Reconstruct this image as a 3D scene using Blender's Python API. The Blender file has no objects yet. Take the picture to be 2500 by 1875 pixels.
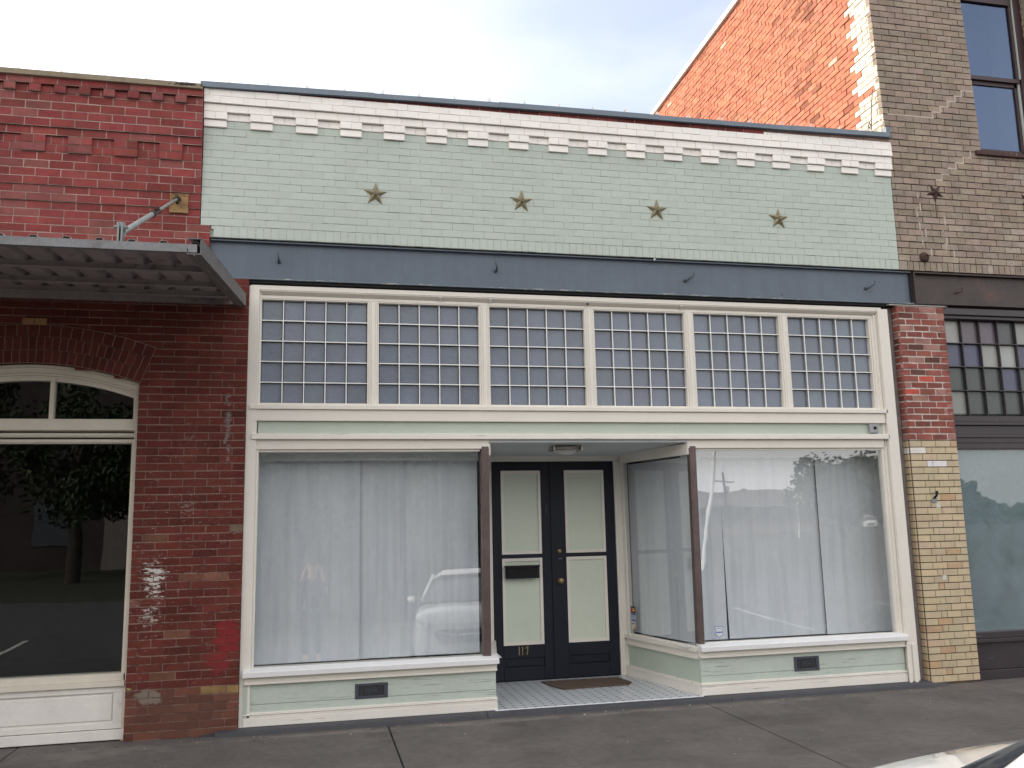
import bpy, math, random
from mathutils import Vector, Matrix
R = math.radians
random.seed(7)
S = bpy.context.scene
C = S.collection
# ------------------------------------------------------------------ camera
cam = bpy.data.objects.new('view_camera', bpy.data.cameras.new('view_camera'))
C.objects.link(cam); S.camera = cam
_yaw, _pit, _rol, _f = 0.2230689, 0.1568220, -0.0216672, 2146.70
_fw = Vector((math.sin(_yaw)*math.cos(_pit), math.cos(_yaw)*math.cos(_pit), math.sin(_pit)))
_r = Vector((math.cos(_yaw), -math.sin(_yaw), 0)); _u = _r.cross(_fw)
_r2 = _r*math.cos(_rol)+_u*math.sin(_rol); _u2 = -_r*math.sin(_rol)+_u*math.cos(_rol)
m = Matrix((_r2, _u2, -_fw)).transposed().to_4x4(); m.translation = Vector((0.5064, -8.5473, 1.7794))
cam.matrix_world = m
cam.data.sensor_width = 36; cam.data.lens = 36*_f/2500; cam.data.clip_start = .05; cam.data.clip_end = 600
# ------------------------------------------------------------------ light
SUNV = Vector((-.70, .52, .50)).normalized()
W = bpy.data.worlds.new('World'); S.world = W; W.use_nodes = True
nt = W.node_tree; N = nt.nodes; L = nt.links
bg = N['Background']
sky = N.new('ShaderNodeTexSky'); sky.sky_type = 'NISHITA'; sky.sun_disc = False
sky.sun_elevation = math.asin(SUNV.z); sky.sun_rotation = math.atan2(SUNV.x, SUNV.y)
sky.dust_density = 3.5; sky.air_density = 1.0; sky.ozone_density = 1.4
tc = N.new('ShaderNodeTexCoord'); mp = N.new('ShaderNodeMapping'); mp.inputs['Scale'].default_value = (1, 1, 2.6)
mp.inputs['Location'].default_value = (.3, .1, .2)
cn = N.new('ShaderNodeTexNoise'); cn.inputs['Scale'].default_value = 1.7; cn.inputs['Detail'].default_value = 7; cn.inputs['Roughness'].default_value = .55
cr = N.new('ShaderNodeValToRGB'); cr.color_ramp.elements[0].position = .35; cr.color_ramp.elements[1].position = .85
cr.color_ramp.elements[0].color = (.0, .0, .0, 1); cr.color_ramp.elements[1].color = (.38, .38, .38, 1)
mx = N.new('ShaderNodeMix'); mx.data_type = 'RGBA'
mx.inputs['B'].default_value = (8.3, 7.95, 7.6, 1)
L.new(tc.outputs['Generated'], mp.inputs['Vector']); L.new(mp.outputs[0], cn.inputs['Vector']); L.new(cn.outputs['Fac'], cr.inputs[0])
dt = N.new('ShaderNodeVectorMath'); dt.operation = 'DOT_PRODUCT'; dt.inputs[1].default_value = (-.42, -.75, -.15); L.new(tc.outputs['Generated'], dt.inputs[0])  # extra cloud added toward the unseen street side to brighten the shaded front
md_ = N.new('ShaderNodeMath'); md_.operation = 'MULTIPLY_ADD'; md_.inputs[1].default_value = .34; md_.inputs[2].default_value = .46; L.new(dt.outputs['Value'], md_.inputs[0])
ad_ = N.new('ShaderNodeMath'); ad_.operation = 'ADD'; ad_.use_clamp = True; L.new(cr.outputs['Color'], ad_.inputs[0]); L.new(md_.outputs[0], ad_.inputs[1])
L.new(ad_.outputs[0], mx.inputs['Factor']); L.new(sky.outputs[0], mx.inputs['A']); L.new(mx.outputs['Result'], bg.inputs['Color'])
bg.inputs['Strength'].default_value = .15
sl = bpy.data.lights.new('sun', 'SUN'); sl.energy = 2.3; sl.angle = R(.6); sl.color = (1, .93, .83)
so = bpy.data.objects.new('sun', sl); C.objects.link(so); so.rotation_euler = SUNV.to_track_quat('Z', 'Y').to_euler(); so.location = (-20, 20, 20)
S.view_settings.view_transform = 'Standard'; S.view_settings.look = 'None'; S.view_settings.gamma = 1
S.view_settings.exposure = 0.8

# ------------------------------------------------------------------ helpers
ORG = {}
def org(o): return ORG.get(o.name, Vector((0, 0, 0))) if o else Vector((0, 0, 0))
def tag(o, label=None, cat=None, group=None, kind=None):
    if label: o['label'] = label
    if cat: o['category'] = cat
    if group: o['group'] = group
    if kind: o['kind'] = kind
    return o
def thing(name, label, cat, loc=(0, 0, 0), group=None):
    o = bpy.data.objects.new(name, None); C.objects.link(o); o.location = loc; o.empty_display_size = .2
    ORG[o.name] = Vector(loc)
    return tag(o, label, cat, group)
class MB:
    def __init__(s): s.v = []; s.f = []; s.m = []; s.c = []; s.col = (1, 1, 1); s.sm = []
    def face(s, pts, mi=0, smooth=False):
        b = len(s.v); s.v += [tuple(p) for p in pts]; s.f.append(tuple(range(b, b+len(pts)))); s.m.append(mi); s.c.append(s.col); s.sm.append(smooth)
    def poly(s, vs, fs, mi=0, smooth=False):
        b = len(s.v); s.v += [tuple(p) for p in vs]
        for f in fs: s.f.append(tuple(b+i for i in f)); s.m.append(mi); s.c.append(s.col); s.sm.append(smooth)
    def box(s, x0, x1, y0, y1, z0, z1, mi=0, j=0, back=True):
        p = [(x, y, z) for z in (z0, z1) for y in (y0, y1) for x in (x0, x1)]
        if j: p = [(a+random.uniform(-j, j), b+random.uniform(-j, j), c+random.uniform(-j, j)) for a, b, c in p]
        fs = [(0, 1, 5, 4), (0, 4, 6, 2), (1, 3, 7, 5), (4, 5, 7, 6), (0, 2, 3, 1)]
        if back: fs.append((2, 6, 7, 3))
        s.poly(p, fs, mi)
    def hexa(s, p, mi=0):   # 8 points: bottom 4 (ccw), top 4
        s.poly(p, [(3, 2, 1, 0), (4, 5, 6, 7), (0, 1, 5, 4), (1, 2, 6, 5), (2, 3, 7, 6), (3, 0, 4, 7)], mi)
    def prism(s, pts, d, mi=0, smooth=False):   # pts 3d loop, extruded by vector d
        n = len(pts); d = Vector(d); a = [Vector(p) for p in pts]; b = [p+d for p in a]
        s.poly(a+b, [tuple(range(n-1, -1, -1)), tuple(range(n, 2*n))]+[(i, (i+1) % n, n+(i+1) % n, n+i) for i in range(n)], mi, smooth)
    def tube(s, pts, r, n=10, mi=0, caps=True, smooth=True):
        P = [Vector(p) for p in pts]; rs = r if isinstance(r, (list, tuple)) else [r]*len(P)
        vs = []; t0 = None
        for i, p in enumerate(P):
            t = (P[min(i+1, len(P)-1)]-P[max(i-1, 0)]).normalized()
            if t0 is None:
                a = t.orthogonal().normalized()
            else:
                a = (a-t*a.dot(t)).normalized()
            t0 = t; b = t.cross(a)
            for k in range(n):
                th = 2*math.pi*k/n; vs.append(p+(a*math.cos(th)+b*math.sin(th))*rs[i])
        fs = [(i*n+k, i*n+(k+1) % n, (i+1)*n+(k+1) % n, (i+1)*n+k) for i in range(len(P)-1) for k in range(n)]
        s.poly(vs, fs, mi, smooth)
        if caps:
            s.poly(vs[:n], [tuple(range(n-1, -1, -1))], mi); s.poly(vs[-n:], [tuple(range(n))], mi)
    def lathe(s, prof, c, axis='Z', n=20, mi=0, smooth=True):  # prof [(r,h)]
        c = Vector(c); vs = []
        for r, h in prof:
            for k in range(n):
                th = 2*math.pi*k/n; a, b = r*math.cos(th), r*math.sin(th)
                vs.append(c+Vector({'Z': (a, b, h), 'Y': (a, h, b), 'X': (h, a, b)}[axis]))
        fs = [(i*n+k, i*n+(k+1) % n, (i+1)*n+(k+1) % n, (i+1)*n+k) for i in range(len(prof)-1) for k in range(n)]
        s.poly(vs, fs, mi, smooth)
    def build(s, name, mats, parent=None, loc=None):
        off = org(parent) if loc is None else Vector(loc)
        me = bpy.data.meshes.new(name)
        me.from_pydata([(a-off.x, b-off.y, c-off.z) for a, b, c in s.v], [], s.f)
        if not isinstance(mats, (list, tuple)): mats = [mats]
        for q in mats: me.materials.append(q)
        me.polygons.foreach_set('material_index', s.m); me.polygons.foreach_set('use_smooth', s.sm)
        at = me.color_attributes.new('Col', 'FLOAT_COLOR', 'CORNER'); buf = []
        for f, c in zip(s.f, s.c): buf += [c[0], c[1], c[2], 1]*len(f)
        at.data.foreach_set('color', buf); me.update()
        o = bpy.data.objects.new(name, me); C.objects.link(o)
        if parent: o.parent = parent; ORG[o.name] = off
        elif loc is not None: o.location = loc; ORG[o.name] = off
        return o
def bevel(o, w=.004, seg=1):
    b = o.modifiers.new('bevel', 'BEVEL'); b.width = w; b.segments = seg; b.limit_method = 'ANGLE'; return o
def copy_tree(o, parent=None):
    c = o.copy(); C.objects.link(c); c.parent = parent
    for ch in list(o.children): copy_tree(ch, c)
    return c

# ------------------------------------------------------------------ materials
def s2l(*c):
    return tuple((x/255/12.92 if x/255 <= .04045 else ((x/255+.055)/1.055)**2.4) for x in c)
def mat(name, col=(.5, .5, .5), rough=.7, metal=0, attr=False, var=.12, vscale=6, bump=.0, bscale=60, chips=None, chip_col=(.2, .18, .16),
        chip_scale=(5, 5, 60), chip_amt=.7, stain=None, stain_col=(.1, .09, .07), stain_scale=3, spec=.5, bdist=.004, coat=0, cz=None, streak=0):
    M = bpy.data.materials.new(name); M.use_nodes = True; nt = M.node_tree; N = nt.nodes; L = nt.links
    b = N['Principled BSDF']; b.inputs['Roughness'].default_value = rough; b.inputs['Metallic'].default_value = metal
    b.inputs['Specular IOR Level'].default_value = spec
    if coat: b.inputs['Coat Weight'].default_value = coat; b.inputs['Coat Roughness'].default_value = .05
    g = N.new('ShaderNodeNewGeometry'); pos = g.outputs['Position']
    if attr:
        a = N.new('ShaderNodeAttribute'); a.attribute_name = 'Col'; base = a.outputs['Color']
    else:
        rgb = N.new('ShaderNodeRGB'); rgb.outputs[0].default_value = (*col, 1); base = rgb.outputs[0]
    def noise(scale, detail=5, rough=.6, vec=None):
        n = N.new('ShaderNodeTexNoise'); n.inputs['Detail'].default_value = detail; n.inputs['Roughness'].default_value = rough
        if isinstance(scale, tuple):
            m = N.new('ShaderNodeMapping'); m.inputs['Scale'].default_value = scale; L.new(pos, m.inputs['Vector']); L.new(m.outputs[0], n.inputs['Vector']); n.inputs['Scale'].default_value = 1
        else:
            n.inputs['Scale'].default_value = scale; L.new(pos, n.inputs['Vector'])
        return n.outputs['Fac']
    def mr(x, a, b_, c, d):
        q = N.new('ShaderNodeMapRange'); q.inputs[1].default_value = a; q.inputs[2].default_value = b_; q.inputs[3].default_value = c; q.inputs[4].default_value = d
        L.new(x, q.inputs[0]); return q.outputs[0]
    def mix(f, a, b_, mode='MIX'):
        q = N.new('ShaderNodeMix'); q.data_type = 'RGBA'; q.blend_type = mode
        if isinstance(f, float): q.inputs['Factor'].default_value = f
        else: L.new(f, q.inputs['Factor'])
        L.new(a, q.inputs['A'])
        if isinstance(b_, tuple): q.inputs['B'].default_value = (*b_, 1)
        else: L.new(b_, q.inputs['B'])
        return q.outputs['Result']
    if var:
        f1 = noise(vscale); f2 = noise(vscale*9, 3)
        v1 = mr(f1, .3, .7, 1-var, 1+var); v2 = mr(f2, .3, .7, 1-var*.6, 1+var*.6)
        mu = N.new('ShaderNodeMath'); mu.operation = 'MULTIPLY'; L.new(v1, mu.inputs[0]); L.new(v2, mu.inputs[1])
        cb = N.new('ShaderNodeCombineColor')
        for i in range(3): L.new(mu.outputs[0], cb.inputs[i])
        base = mix(1.0, base, cb.outputs[0], 'MULTIPLY')
    if streak:
        f = noise((14, 14, .8), 4); q = mr(f, .45, .75, 0, streak); base = mix(q, base, stain_col)
    if stain is not None:
        f = noise(stain_scale, 6, .65); base = mix(mr(f, stain, stain+.12, 0, .75), base, stain_col)
    if chips is not None:
        f = noise(chip_scale, 6, .7); q = mr(f, chips, chips+.025, 0, chip_amt)
        if cz:
            sx = N.new('ShaderNodeSeparateXYZ'); L.new(pos, sx.inputs[0])
            for ax, lo, hi, soft in cz:
                a1 = mr(sx.outputs['XYZ'.index(ax)], lo-soft, lo+soft, 0, 1); a2 = mr(sx.outputs['XYZ'.index(ax)], hi-soft, hi+soft, 1, 0)
                for aa in (a1, a2):
                    mm = N.new('ShaderNodeMath'); mm.operation = 'MULTIPLY'; L.new(q, mm.inputs[0]); L.new(aa, mm.inputs[1]); q = mm.outputs[0]
        base = mix(q, base, chip_col)
    L.new(base, b.inputs['Base Color'])
    if bump:
        bn = N.new('ShaderNodeBump'); bn.inputs['Strength'].default_value = bump; bn.inputs['Distance'].default_value = bdist
        L.new(noise(bscale, 4, .65), bn.inputs['Height']); L.new(bn.outputs[0], b.inputs['Normal'])
    return M
def glass_mat(name, base_refl=.075, tint=(.93, .96, .95), rough=.0, dirt=0.0, dirt_col=(.5, .52, .5)):
    M = bpy.data.materials.new(name); M.use_nodes = True; nt = M.node_tree; N = nt.nodes; L = nt.links
    for n in list(N):
        if n.type != 'OUTPUT_MATERIAL': N.remove(n)
    out = [n for n in N if n.type == 'OUTPUT_MATERIAL'][0]
    t = N.new('ShaderNodeBsdfTransparent'); t.inputs[0].default_value = (*tint, 1)
    g = N.new('ShaderNodeBsdfGlossy'); g.inputs['Roughness'].default_value = rough; g.inputs['Color'].default_value = (.95, .97, 1, 1)
    lw = N.new('ShaderNodeLayerWeight'); lw.inputs[0].default_value = .5
    p = N.new('ShaderNodeMath'); p.operation = 'POWER'; p.inputs[1].default_value = 5; L.new(lw.outputs['Facing'], p.inputs[0])
    q = N.new('ShaderNodeMapRange'); q.inputs[3].default_value = base_refl; q.inputs[4].default_value = 1; L.new(p.outputs[0], q.inputs[0])
    mx = N.new('ShaderNodeMixShader'); L.new(q.outputs[0], mx.inputs[0]); L.new(t.outputs[0], mx.inputs[1]); L.new(g.outputs[0], mx.inputs[2])
    # old glass: very slight waviness
    nz = N.new('ShaderNodeTexNoise'); nz.inputs['Scale'].default_value = 1.6; geo = N.new('ShaderNodeNewGeometry'); L.new(geo.outputs['Position'], nz.inputs['Vector'])
    bp = N.new('ShaderNodeBump'); bp.inputs['Strength'].default_value = .25; bp.inputs['Distance'].default_value = .004; L.new(nz.outputs['Fac'], bp.inputs['Height']); L.new(bp.outputs[0], g.inputs['Normal'])
    last = mx.outputs[0]
    if dirt:
        d = N.new('ShaderNodeBsdfDiffuse'); d.inputs[0].default_value = (*dirt_col, 1)
        n2 = N.new('ShaderNodeTexNoise'); n2.inputs['Scale'].default_value = 2.2; n2.inputs['Detail'].default_value = 8; n2.inputs['Roughness'].default_value = .65; L.new(geo.outputs['Position'], n2.inputs['Vector'])
        r2 = N.new('ShaderNodeMapRange'); r2.inputs[1].default_value = .3; r2.inputs[2].default_value = .75; r2.inputs[3].default_value = dirt*.4; r2.inputs[4].default_value = dirt*1.5; L.new(n2.outputs['Fac'], r2.inputs[0])
        m2 = N.new('ShaderNodeMixShader'); L.new(r2.outputs[0], m2.inputs[0]); L.new(last, m2.inputs[1]); L.new(d.outputs[0], m2.inputs[2]); last = m2.outputs[0]
    L.new(last, out.inputs['Surface'])
    return M

M_sage = mat('sage_paint_brick', attr=True, rough=.62, var=.035, vscale=1.6, bump=.5, bscale=45, bdist=.003, stain=.66, stain_col=(.37, .42, .37), stain_scale=1.3)
M_sagemor = mat('sage_paint_joint', (.40, .44, .385), rough=.7, var=.2, vscale=9, bump=.4, bscale=70, chips=.52, chip_col=(.15, .165, .145), chip_scale=(5, 5, 26), chip_amt=.8)
M_whiteb = mat('white_paint_brick', attr=True, rough=.6, var=.035, vscale=2.5, bump=.5, bscale=45, bdist=.003, chips=.69, chip_col=(.42, .33, .27), chip_scale=(18, 18, 45))
M_whitemor = mat('white_paint_joint', (.80, .76, .68), rough=.7, var=.10, vscale=9)
M_red = mat('red_paint_brick', attr=True, spec=.15, rough=.75, var=.2, vscale=5, bump=.7, bscale=55, bdist=.004, chips=.635, chip_col=(.36, .30, .27), chip_scale=(24, 24, 60), chip_amt=.75, cz=[('Z', .2, 2.85, .45), ('X', -1.2, 0, .05)])
M_redmor = mat('pale_mortar', (.27, .175, .145), rough=.9, var=.25, vscale=7, bump=.6, bscale=90, chips=.56, chip_col=(.07, .04, .035), chip_scale=(6, 6, 14), cz=[('Z', .1, 2.6, .4), ('X', -1.2, 0, .05)])
M_redmoru = mat('light_upper_mortar', (.40, .30, .265), rough=.9, var=.3, vscale=4, bump=.5, bscale=90)
M_redmor2 = mat('grey_mortar', (.40, .36, .32), rough=.9, var=.2, vscale=9, bump=.6, bscale=90)
M_side = mat('side_wall_brick', attr=True, spec=.15, rough=.88, var=.2, vscale=5, bump=.9, bscale=45, bdist=.006, chips=.72, chip_col=(.45, .33, .27), chip_scale=(4, 4, 5), chip_amt=.5)
M_sidemor = mat('side_wall_mortar', (.27, .12, .08), rough=.95, spec=.1, var=.25, vscale=8, bump=.6, bscale=80)
M_tan = mat('tan_rough_brick', attr=True, spec=.15, rough=.9, var=.16, vscale=7, bump=1.0, bscale=38, bdist=.006, chips=.615, chip_col=(.09, .065, .05), chip_scale=(48, 48, 55), chip_amt=.85)
M_tanmor = mat('dark_mortar', (.060, .042, .036), rough=.95, var=.3, vscale=12, bump=.5, bscale=90)
M_tanrep = mat('repair_mortar', (.50, .43, .37), rough=.95, var=.15, vscale=20)
M_glazed = mat('yellow_glazed_brick', attr=True, rough=.5, var=.10, vscale=9, bump=.35, bscale=50)
M_cream = mat('cream_trim_paint', (.76, .72, .65), rough=.5, var=.025, vscale=2, bump=.05, bscale=60, chips=.72, chip_col=(.36, .32, .28), chip_scale=(2.2, 10, 55), chip_amt=.6)
M_creamw = mat('worn_cream_paint', (.77, .73, .67), rough=.55, var=.04, vscale=3, bump=.2, bscale=60, chips=.635, chip_col=(.26, .25, .24), chip_scale=(2.0, 6, 70), chip_amt=.8)
M_sill = mat('sill_paint', (.74, .74, .74), rough=.45, var=.04, vscale=4, chips=.645, chip_col=(.36, .35, .36), chip_scale=(3, 20, 60), chip_amt=.7)
M_sageb = mat('sage_board_paint', (.47, .53, .455), rough=.5, var=.035, vscale=3, bump=.15, bscale=50, chips=.66, chip_col=(.16, .17, .15), chip_scale=(2.2, 8, 75), chip_amt=.85)
M_sagew = mat('worn_sage_board', (.50, .56, .50), rough=.55, var=.05, vscale=3, bump=.2, bscale=50, chips=.605, chip_col=(.22, .24, .215), chip_scale=(2.0, 8, 65), chip_amt=.9)
M_blue = mat('slate_blue_steel', (.105, .135, .175), rough=.45, var=.08, vscale=1.5, chips=.70, chip_col=(.04, .05, .06), chip_scale=7, bump=.1, bscale=20, streak=.35, stain_col=(.07, .09, .12))
M_bluechip = mat('chipped_flange_edge', (.13, .16, .19), rough=.6, var=.1, chips=.58, chip_col=(.55, .52, .48), chip_scale=(9, 3, 60))
M_dark = mat('deep_shadow_gap', (.02, .02, .022), rough=.9, var=0)
M_rusty = mat('rusty_brown_steel', (.052, .035, .032), rough=.55, var=.25, vscale=3, stain=.58, stain_col=(.11, .045, .025), stain_scale=3, bump=.3, bscale=30)
M_maroon = mat('maroon_window_paint', (.045, .02, .024), rough=.45, var=.1, chips=.72, chip_col=(.3, .3, .28), chip_scale=(3, 8, 60))
M_aub = mat('aubergine_trim_paint', (.040, .030, .035), rough=.4, var=.12, vscale=5, chips=.67, chip_col=(.38, .36, .35), chip_scale=(2.5, 8, 70), chip_amt=.8)
M_navy = mat('navy_black_door_paint', (.009, .011, .021), spec=.3, rough=.5, var=.15, vscale=4, chips=.69, chip_col=(.16, .17, .19), chip_scale=(30, 9, 3), bump=.15, bscale=40)
M_panel = mat('door_panel_green', (.62, .67, .56), rough=.5, var=.03, vscale=2)
M_black = mat('black_metal', (.007, .007, .009), spec=.25, rough=.45, var=.1)
M_post = mat('brown_bronze_post', (.115, .082, .078), rough=.42, metal=.3, var=.2, vscale=6, stain=.6, stain_col=(.11, .115, .13), stain_scale=5, chips=.72, chip_col=(.4, .4, .38), chip_scale=25)
M_slate = mat('dark_slate_metal', (.058, .066, .085), rough=.45, var=.08)
M_brass = mat('tarnished_brass', (.35, .27, .14), rough=.35, metal=.8, var=.2, vscale=30)
M_gold = mat('faded_gold_star', (.25, .215, .13), rough=.55, metal=.25, var=.22, vscale=25, bump=.3, bscale=80, stain=.6, stain_col=(.10, .08, .05), stain_scale=22)
M_ruststar = mat('dark_rusted_iron', (.055, .028, .022), rough=.8, var=.25, vscale=30, bump=.4, bscale=90)
M_galv = mat('galvanised_metal', (.22, .24, .245), rough=.42, metal=.55, var=.1, vscale=9, stain=.62, stain_col=(.17, .15, .13), stain_scale=4)
M_awn = mat('weathered_awning_sheet', (.30, .26, .265), rough=.55, metal=.15, var=.16, vscale=4, stain=.58, stain_col=(.07, .06, .06), stain_scale=3)
M_rod = mat('galvanised_rod', (.34, .37, .36), rough=.45, metal=.5, var=.15, vscale=15)
M_ornate = mat('ochre_ornate_plate', (.36, .22, .09), rough=.6, var=.3, vscale=14, bump=1.0, bscale=26, bdist=.03, stain=.55, stain_col=(.28, .11, .07), stain_scale=9)
M_coping = mat('mossy_stone_coping', (.27, .22, .155), rough=.9, var=.2, vscale=8, bump=.6, bscale=40, stain=.60, stain_col=(.035, .03, .022), stain_scale=4)
M_copmet = mat('grey_blue_metal_coping', (.14, .175, .215), rough=.5, var=.1, vscale=3, chips=.70, chip_col=(.03, .035, .04), chip_scale=(6, 6, 12))
M_plinth = mat('dark_painted_kerb', (.060, .062, .070), rough=.7, var=.14, vscale=4, bump=.5, bscale=50, stain=.62, stain_col=(.10, .095, .09), stain_scale=3)
M_mat = mat('brown_coir_mat', (.105, .070, .052), rough=.95, var=.3, vscale=40, bump=1, bscale=220, bdist=.004)
M_soffit = mat('recess_ceiling_paint', (.58, .60, .62), rough=.6, var=.05, vscale=2, chips=.70, chip_col=(.25, .26, .27), chip_scale=(5, 22, 9))
M_inner = mat('bay_white_paint', (.66, .68, .68), rough=.7, var=.03)
M_void = mat('dark_interior', (.035, .033, .034), rough=.9, var=.2, vscale=1)
M_curtain = mat('white_voile', (.78, .81, .84), rough=.9, var=.05, vscale=1.5, streak=.45, stain_col=(.52, .57, .63))  # vertical streaks paint the shade of the folds into the cloth
M_liner = mat('pale_jamb_liner', (.50, .56, .52), rough=.4, var=.04)
M_frost = mat('frosted_lamp_glass', (.62, .62, .60), rough=.3, var=.02)
M_nickel = mat('brushed_nickel', (.38, .34, .32), rough=.3, metal=.9, var=.05)
M_bulb = mat('milky_bulb_plastic', (.80, .82, .78), rough=.2, var=.05, spec=.8); M_bulb.node_tree.nodes['Principled BSDF'].inputs['Transmission Weight'].default_value = .75; M_bulb.node_tree.nodes['Principled BSDF'].inputs['IOR'].default_value = 1.15
M_greyplast = mat('grey_box_paint', (.33, .33, .36), rough=.5, var=.08, stain=.62, stain_col=(.42, .36, .29), stain_scale=30)
M_conc = mat('grey_cement_strip', (.20, .175, .17), rough=.9, var=.2, vscale=8, bump=.4, bscale=60)
M_roof = mat('flat_roof_felt', (.10, .10, .10), rough=.9, var=.2)
M_glass = glass_mat('old_plate_glass', .10, tint=(.95, .957, .96))
M_glassd = glass_mat('dark_shop_glass', .055, tint=(.80, .83, .82))
M_glasssky = glass_mat('upstairs_glass', .13, tint=(.55, .6, .65)); [n for n in M_glasssky.node_tree.nodes if n.type == 'BSDF_GLOSSY'][0].inputs['Color'].default_value = (.52, .66, .95, 1)  # gloss tinted blue to paint a clear sky reflection into the glass

def concrete_mat(name, col, dark, agg=.5):
    M = mat(name, col, rough=.88, var=.22, vscale=1.4, bump=.7, bscale=120, bdist=.003, stain=.55, stain_col=dark, stain_scale=1.2, chips=.765, chip_col=(.42, .39, .36), chip_scale=70, chip_amt=.7)
    return M
M_walk = concrete_mat('worn_concrete', (.118, .104, .096), (.072, .061, .056))
M_kerb = mat('pale_kerb_concrete', (.26, .24, .22), rough=.9, var=.18, vscale=3, bump=.4, bscale=80)
M_road = mat('old_asphalt', (.075, .072, .072), rough=.9, var=.2, vscale=2, bump=.8, bscale=160)
M_grass = mat('dry_grass', (.05, .05, .028), rough=.95, var=.35, vscale=3, bump=1, bscale=60, bdist=.03)
M_paint = mat('white_road_paint', (.6, .6, .57), rough=.8, var=.1, chips=.6, chip_col=(.1, .1, .1), chip_scale=12)

def tile_glass():
    M = mat('pebbled_prism_glass', attr=True, rough=.24, var=.06, vscale=14, spec=.7)
    nt = M.node_tree; N = nt.nodes; L = nt.links; g = N.new('ShaderNodeNewGeometry')
    n = N.new('ShaderNodeTexNoise'); n.inputs['Scale'].default_value = 22; n.inputs['Detail'].default_value = 3; n.inputs['Distortion'].default_value = 1.5
    L.new(g.outputs['Position'], n.inputs['Vector']); b = N.new('ShaderNodeBump'); b.inputs['Strength'].default_value = .42; b.inputs['Distance'].default_value = .005
    L.new(n.outputs['Fac'], b.inputs['Height']); L.new(b.outputs[0], N['Principled BSDF'].inputs['Normal'])
    return M
M_tile = tile_glass()
M_came = mat('white_zinc_came', (.86, .86, .84), rough=.45, var=.05, vscale=30)
M_camed = mat('came_inner_edge', (.36, .36, .35), rough=.35, var=.15, vscale=25)
def floor_tiles():
    M = mat('white_and_black_mosaic', (.52, .55, .58), rough=.3, var=.06, vscale=3)
    nt = M.node_tree; N = nt.nodes; L = nt.links; b = N['Principled BSDF']; src = b.inputs['Base Color'].links[0].from_socket
    g = N.new('ShaderNodeNewGeometry'); s = N.new('ShaderNodeSeparateXYZ'); L.new(g.outputs['Position'], s.inputs[0])
    def ma(op, a, b_=None):
        q = N.new('ShaderNodeMath'); q.operation = op
        for i, x in enumerate((a, b_)):
            if x is None: continue
            if isinstance(x, (int, float)): q.inputs[i].default_value = x
            else: L.new(x, q.inputs[i])
        return q.outputs[0]
    P = .098
    def cell(c, off=0): return ma('ABSOLUTE', ma('SUBTRACT', ma('FRACT', ma('ADD', ma('DIVIDE', c, P), off+100)), .5))
    ax, ay = cell(s.outputs[0]), cell(s.outputs[1])
    dot = ma('LESS_THAN', ma('ADD', ax, ay), .20)
    line = ma('MAXIMUM', ma('GREATER_THAN', ax, .485), ma('GREATER_THAN', ay, .485))
    # joints run between the black dots only
    bx, by = cell(s.outputs[0], .5), cell(s.outputs[1], .5)
    line = ma('MAXIMUM', ma('GREATER_THAN', bx, .487), ma('GREATER_THAN', by, .487))
    m1 = N.new('ShaderNodeMix'); m1.data_type = 'RGBA'; L.new(ma('MULTIPLY', line, .25), m1.inputs['Factor']); L.new(src, m1.inputs['A']); m1.inputs['B'].default_value = (.22, .22, .22, 1)
    m2 = N.new('ShaderNodeMix'); m2.data_type = 'RGBA'; L.new(dot, m2.inputs['Factor']); L.new(m1.outputs['Result'], m2.inputs['A']); m2.inputs['B'].default_value = (.02, .022, .03, 1)
    L.new(m2.outputs['Result'], b.inputs['Base Color'])
    return M
M_floor = floor_tiles()

def patch(M, c, r, col, thr=.62, gain=.30, scale=(9, 9, 26), amt=.9, soft=.04):
    nt = M.node_tree; N = nt.nodes; L = nt.links; b = N['Principled BSDF']; src = b.inputs['Base Color'].links[0].from_socket
    g = N.new('ShaderNodeNewGeometry')
    a = N.new('ShaderNodeVectorMath'); a.operation = 'SUBTRACT'; a.inputs[1].default_value = c; L.new(g.outputs['Position'], a.inputs[0])
    d = N.new('ShaderNodeVectorMath'); d.operation = 'DIVIDE'; d.inputs[1].default_value = r; L.new(a.outputs[0], d.inputs[0])
    l = N.new('ShaderNodeVectorMath'); l.operation = 'LENGTH'; L.new(d.outputs[0], l.inputs[0])
    m = N.new('ShaderNodeMapRange'); m.inputs[1].default_value = 0; m.inputs[2].default_value = 1; m.inputs[3].default_value = gain; m.inputs[4].default_value = -gain; m.clamp = False; L.new(l.outputs['Value'], m.inputs[0])
    mp = N.new('ShaderNodeMapping'); mp.inputs['Scale'].default_value = scale; L.new(g.outputs['Position'], mp.inputs[0])
    n = N.new('ShaderNodeTexNoise'); n.inputs['Scale'].default_value = 1; n.inputs['Detail'].default_value = 7; n.inputs['Roughness'].default_value = .72; L.new(mp.outputs[0], n.inputs['Vector'])
    s_ = N.new('ShaderNodeMath'); s_.operation = 'ADD'; L.new(n.outputs['Fac'], s_.inputs[0]); L.new(m.outputs[0], s_.inputs[1])
    q = N.new('ShaderNodeMapRange'); q.inputs[1].default_value = thr; q.inputs[2].default_value = thr+soft; q.inputs[3].default_value = 0; q.inputs[4].default_value = amt; L.new(s_.outputs[0], q.inputs[0])
    x = N.new('ShaderNodeMix'); x.data_type = 'RGBA'; L.new(q.outputs[0], x.inputs['Factor']); L.new(src, x.inputs['A']); x.inputs['B'].default_value = (*col, 1); L.new(x.outputs['Result'], b.inputs['Base Color'])
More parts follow.
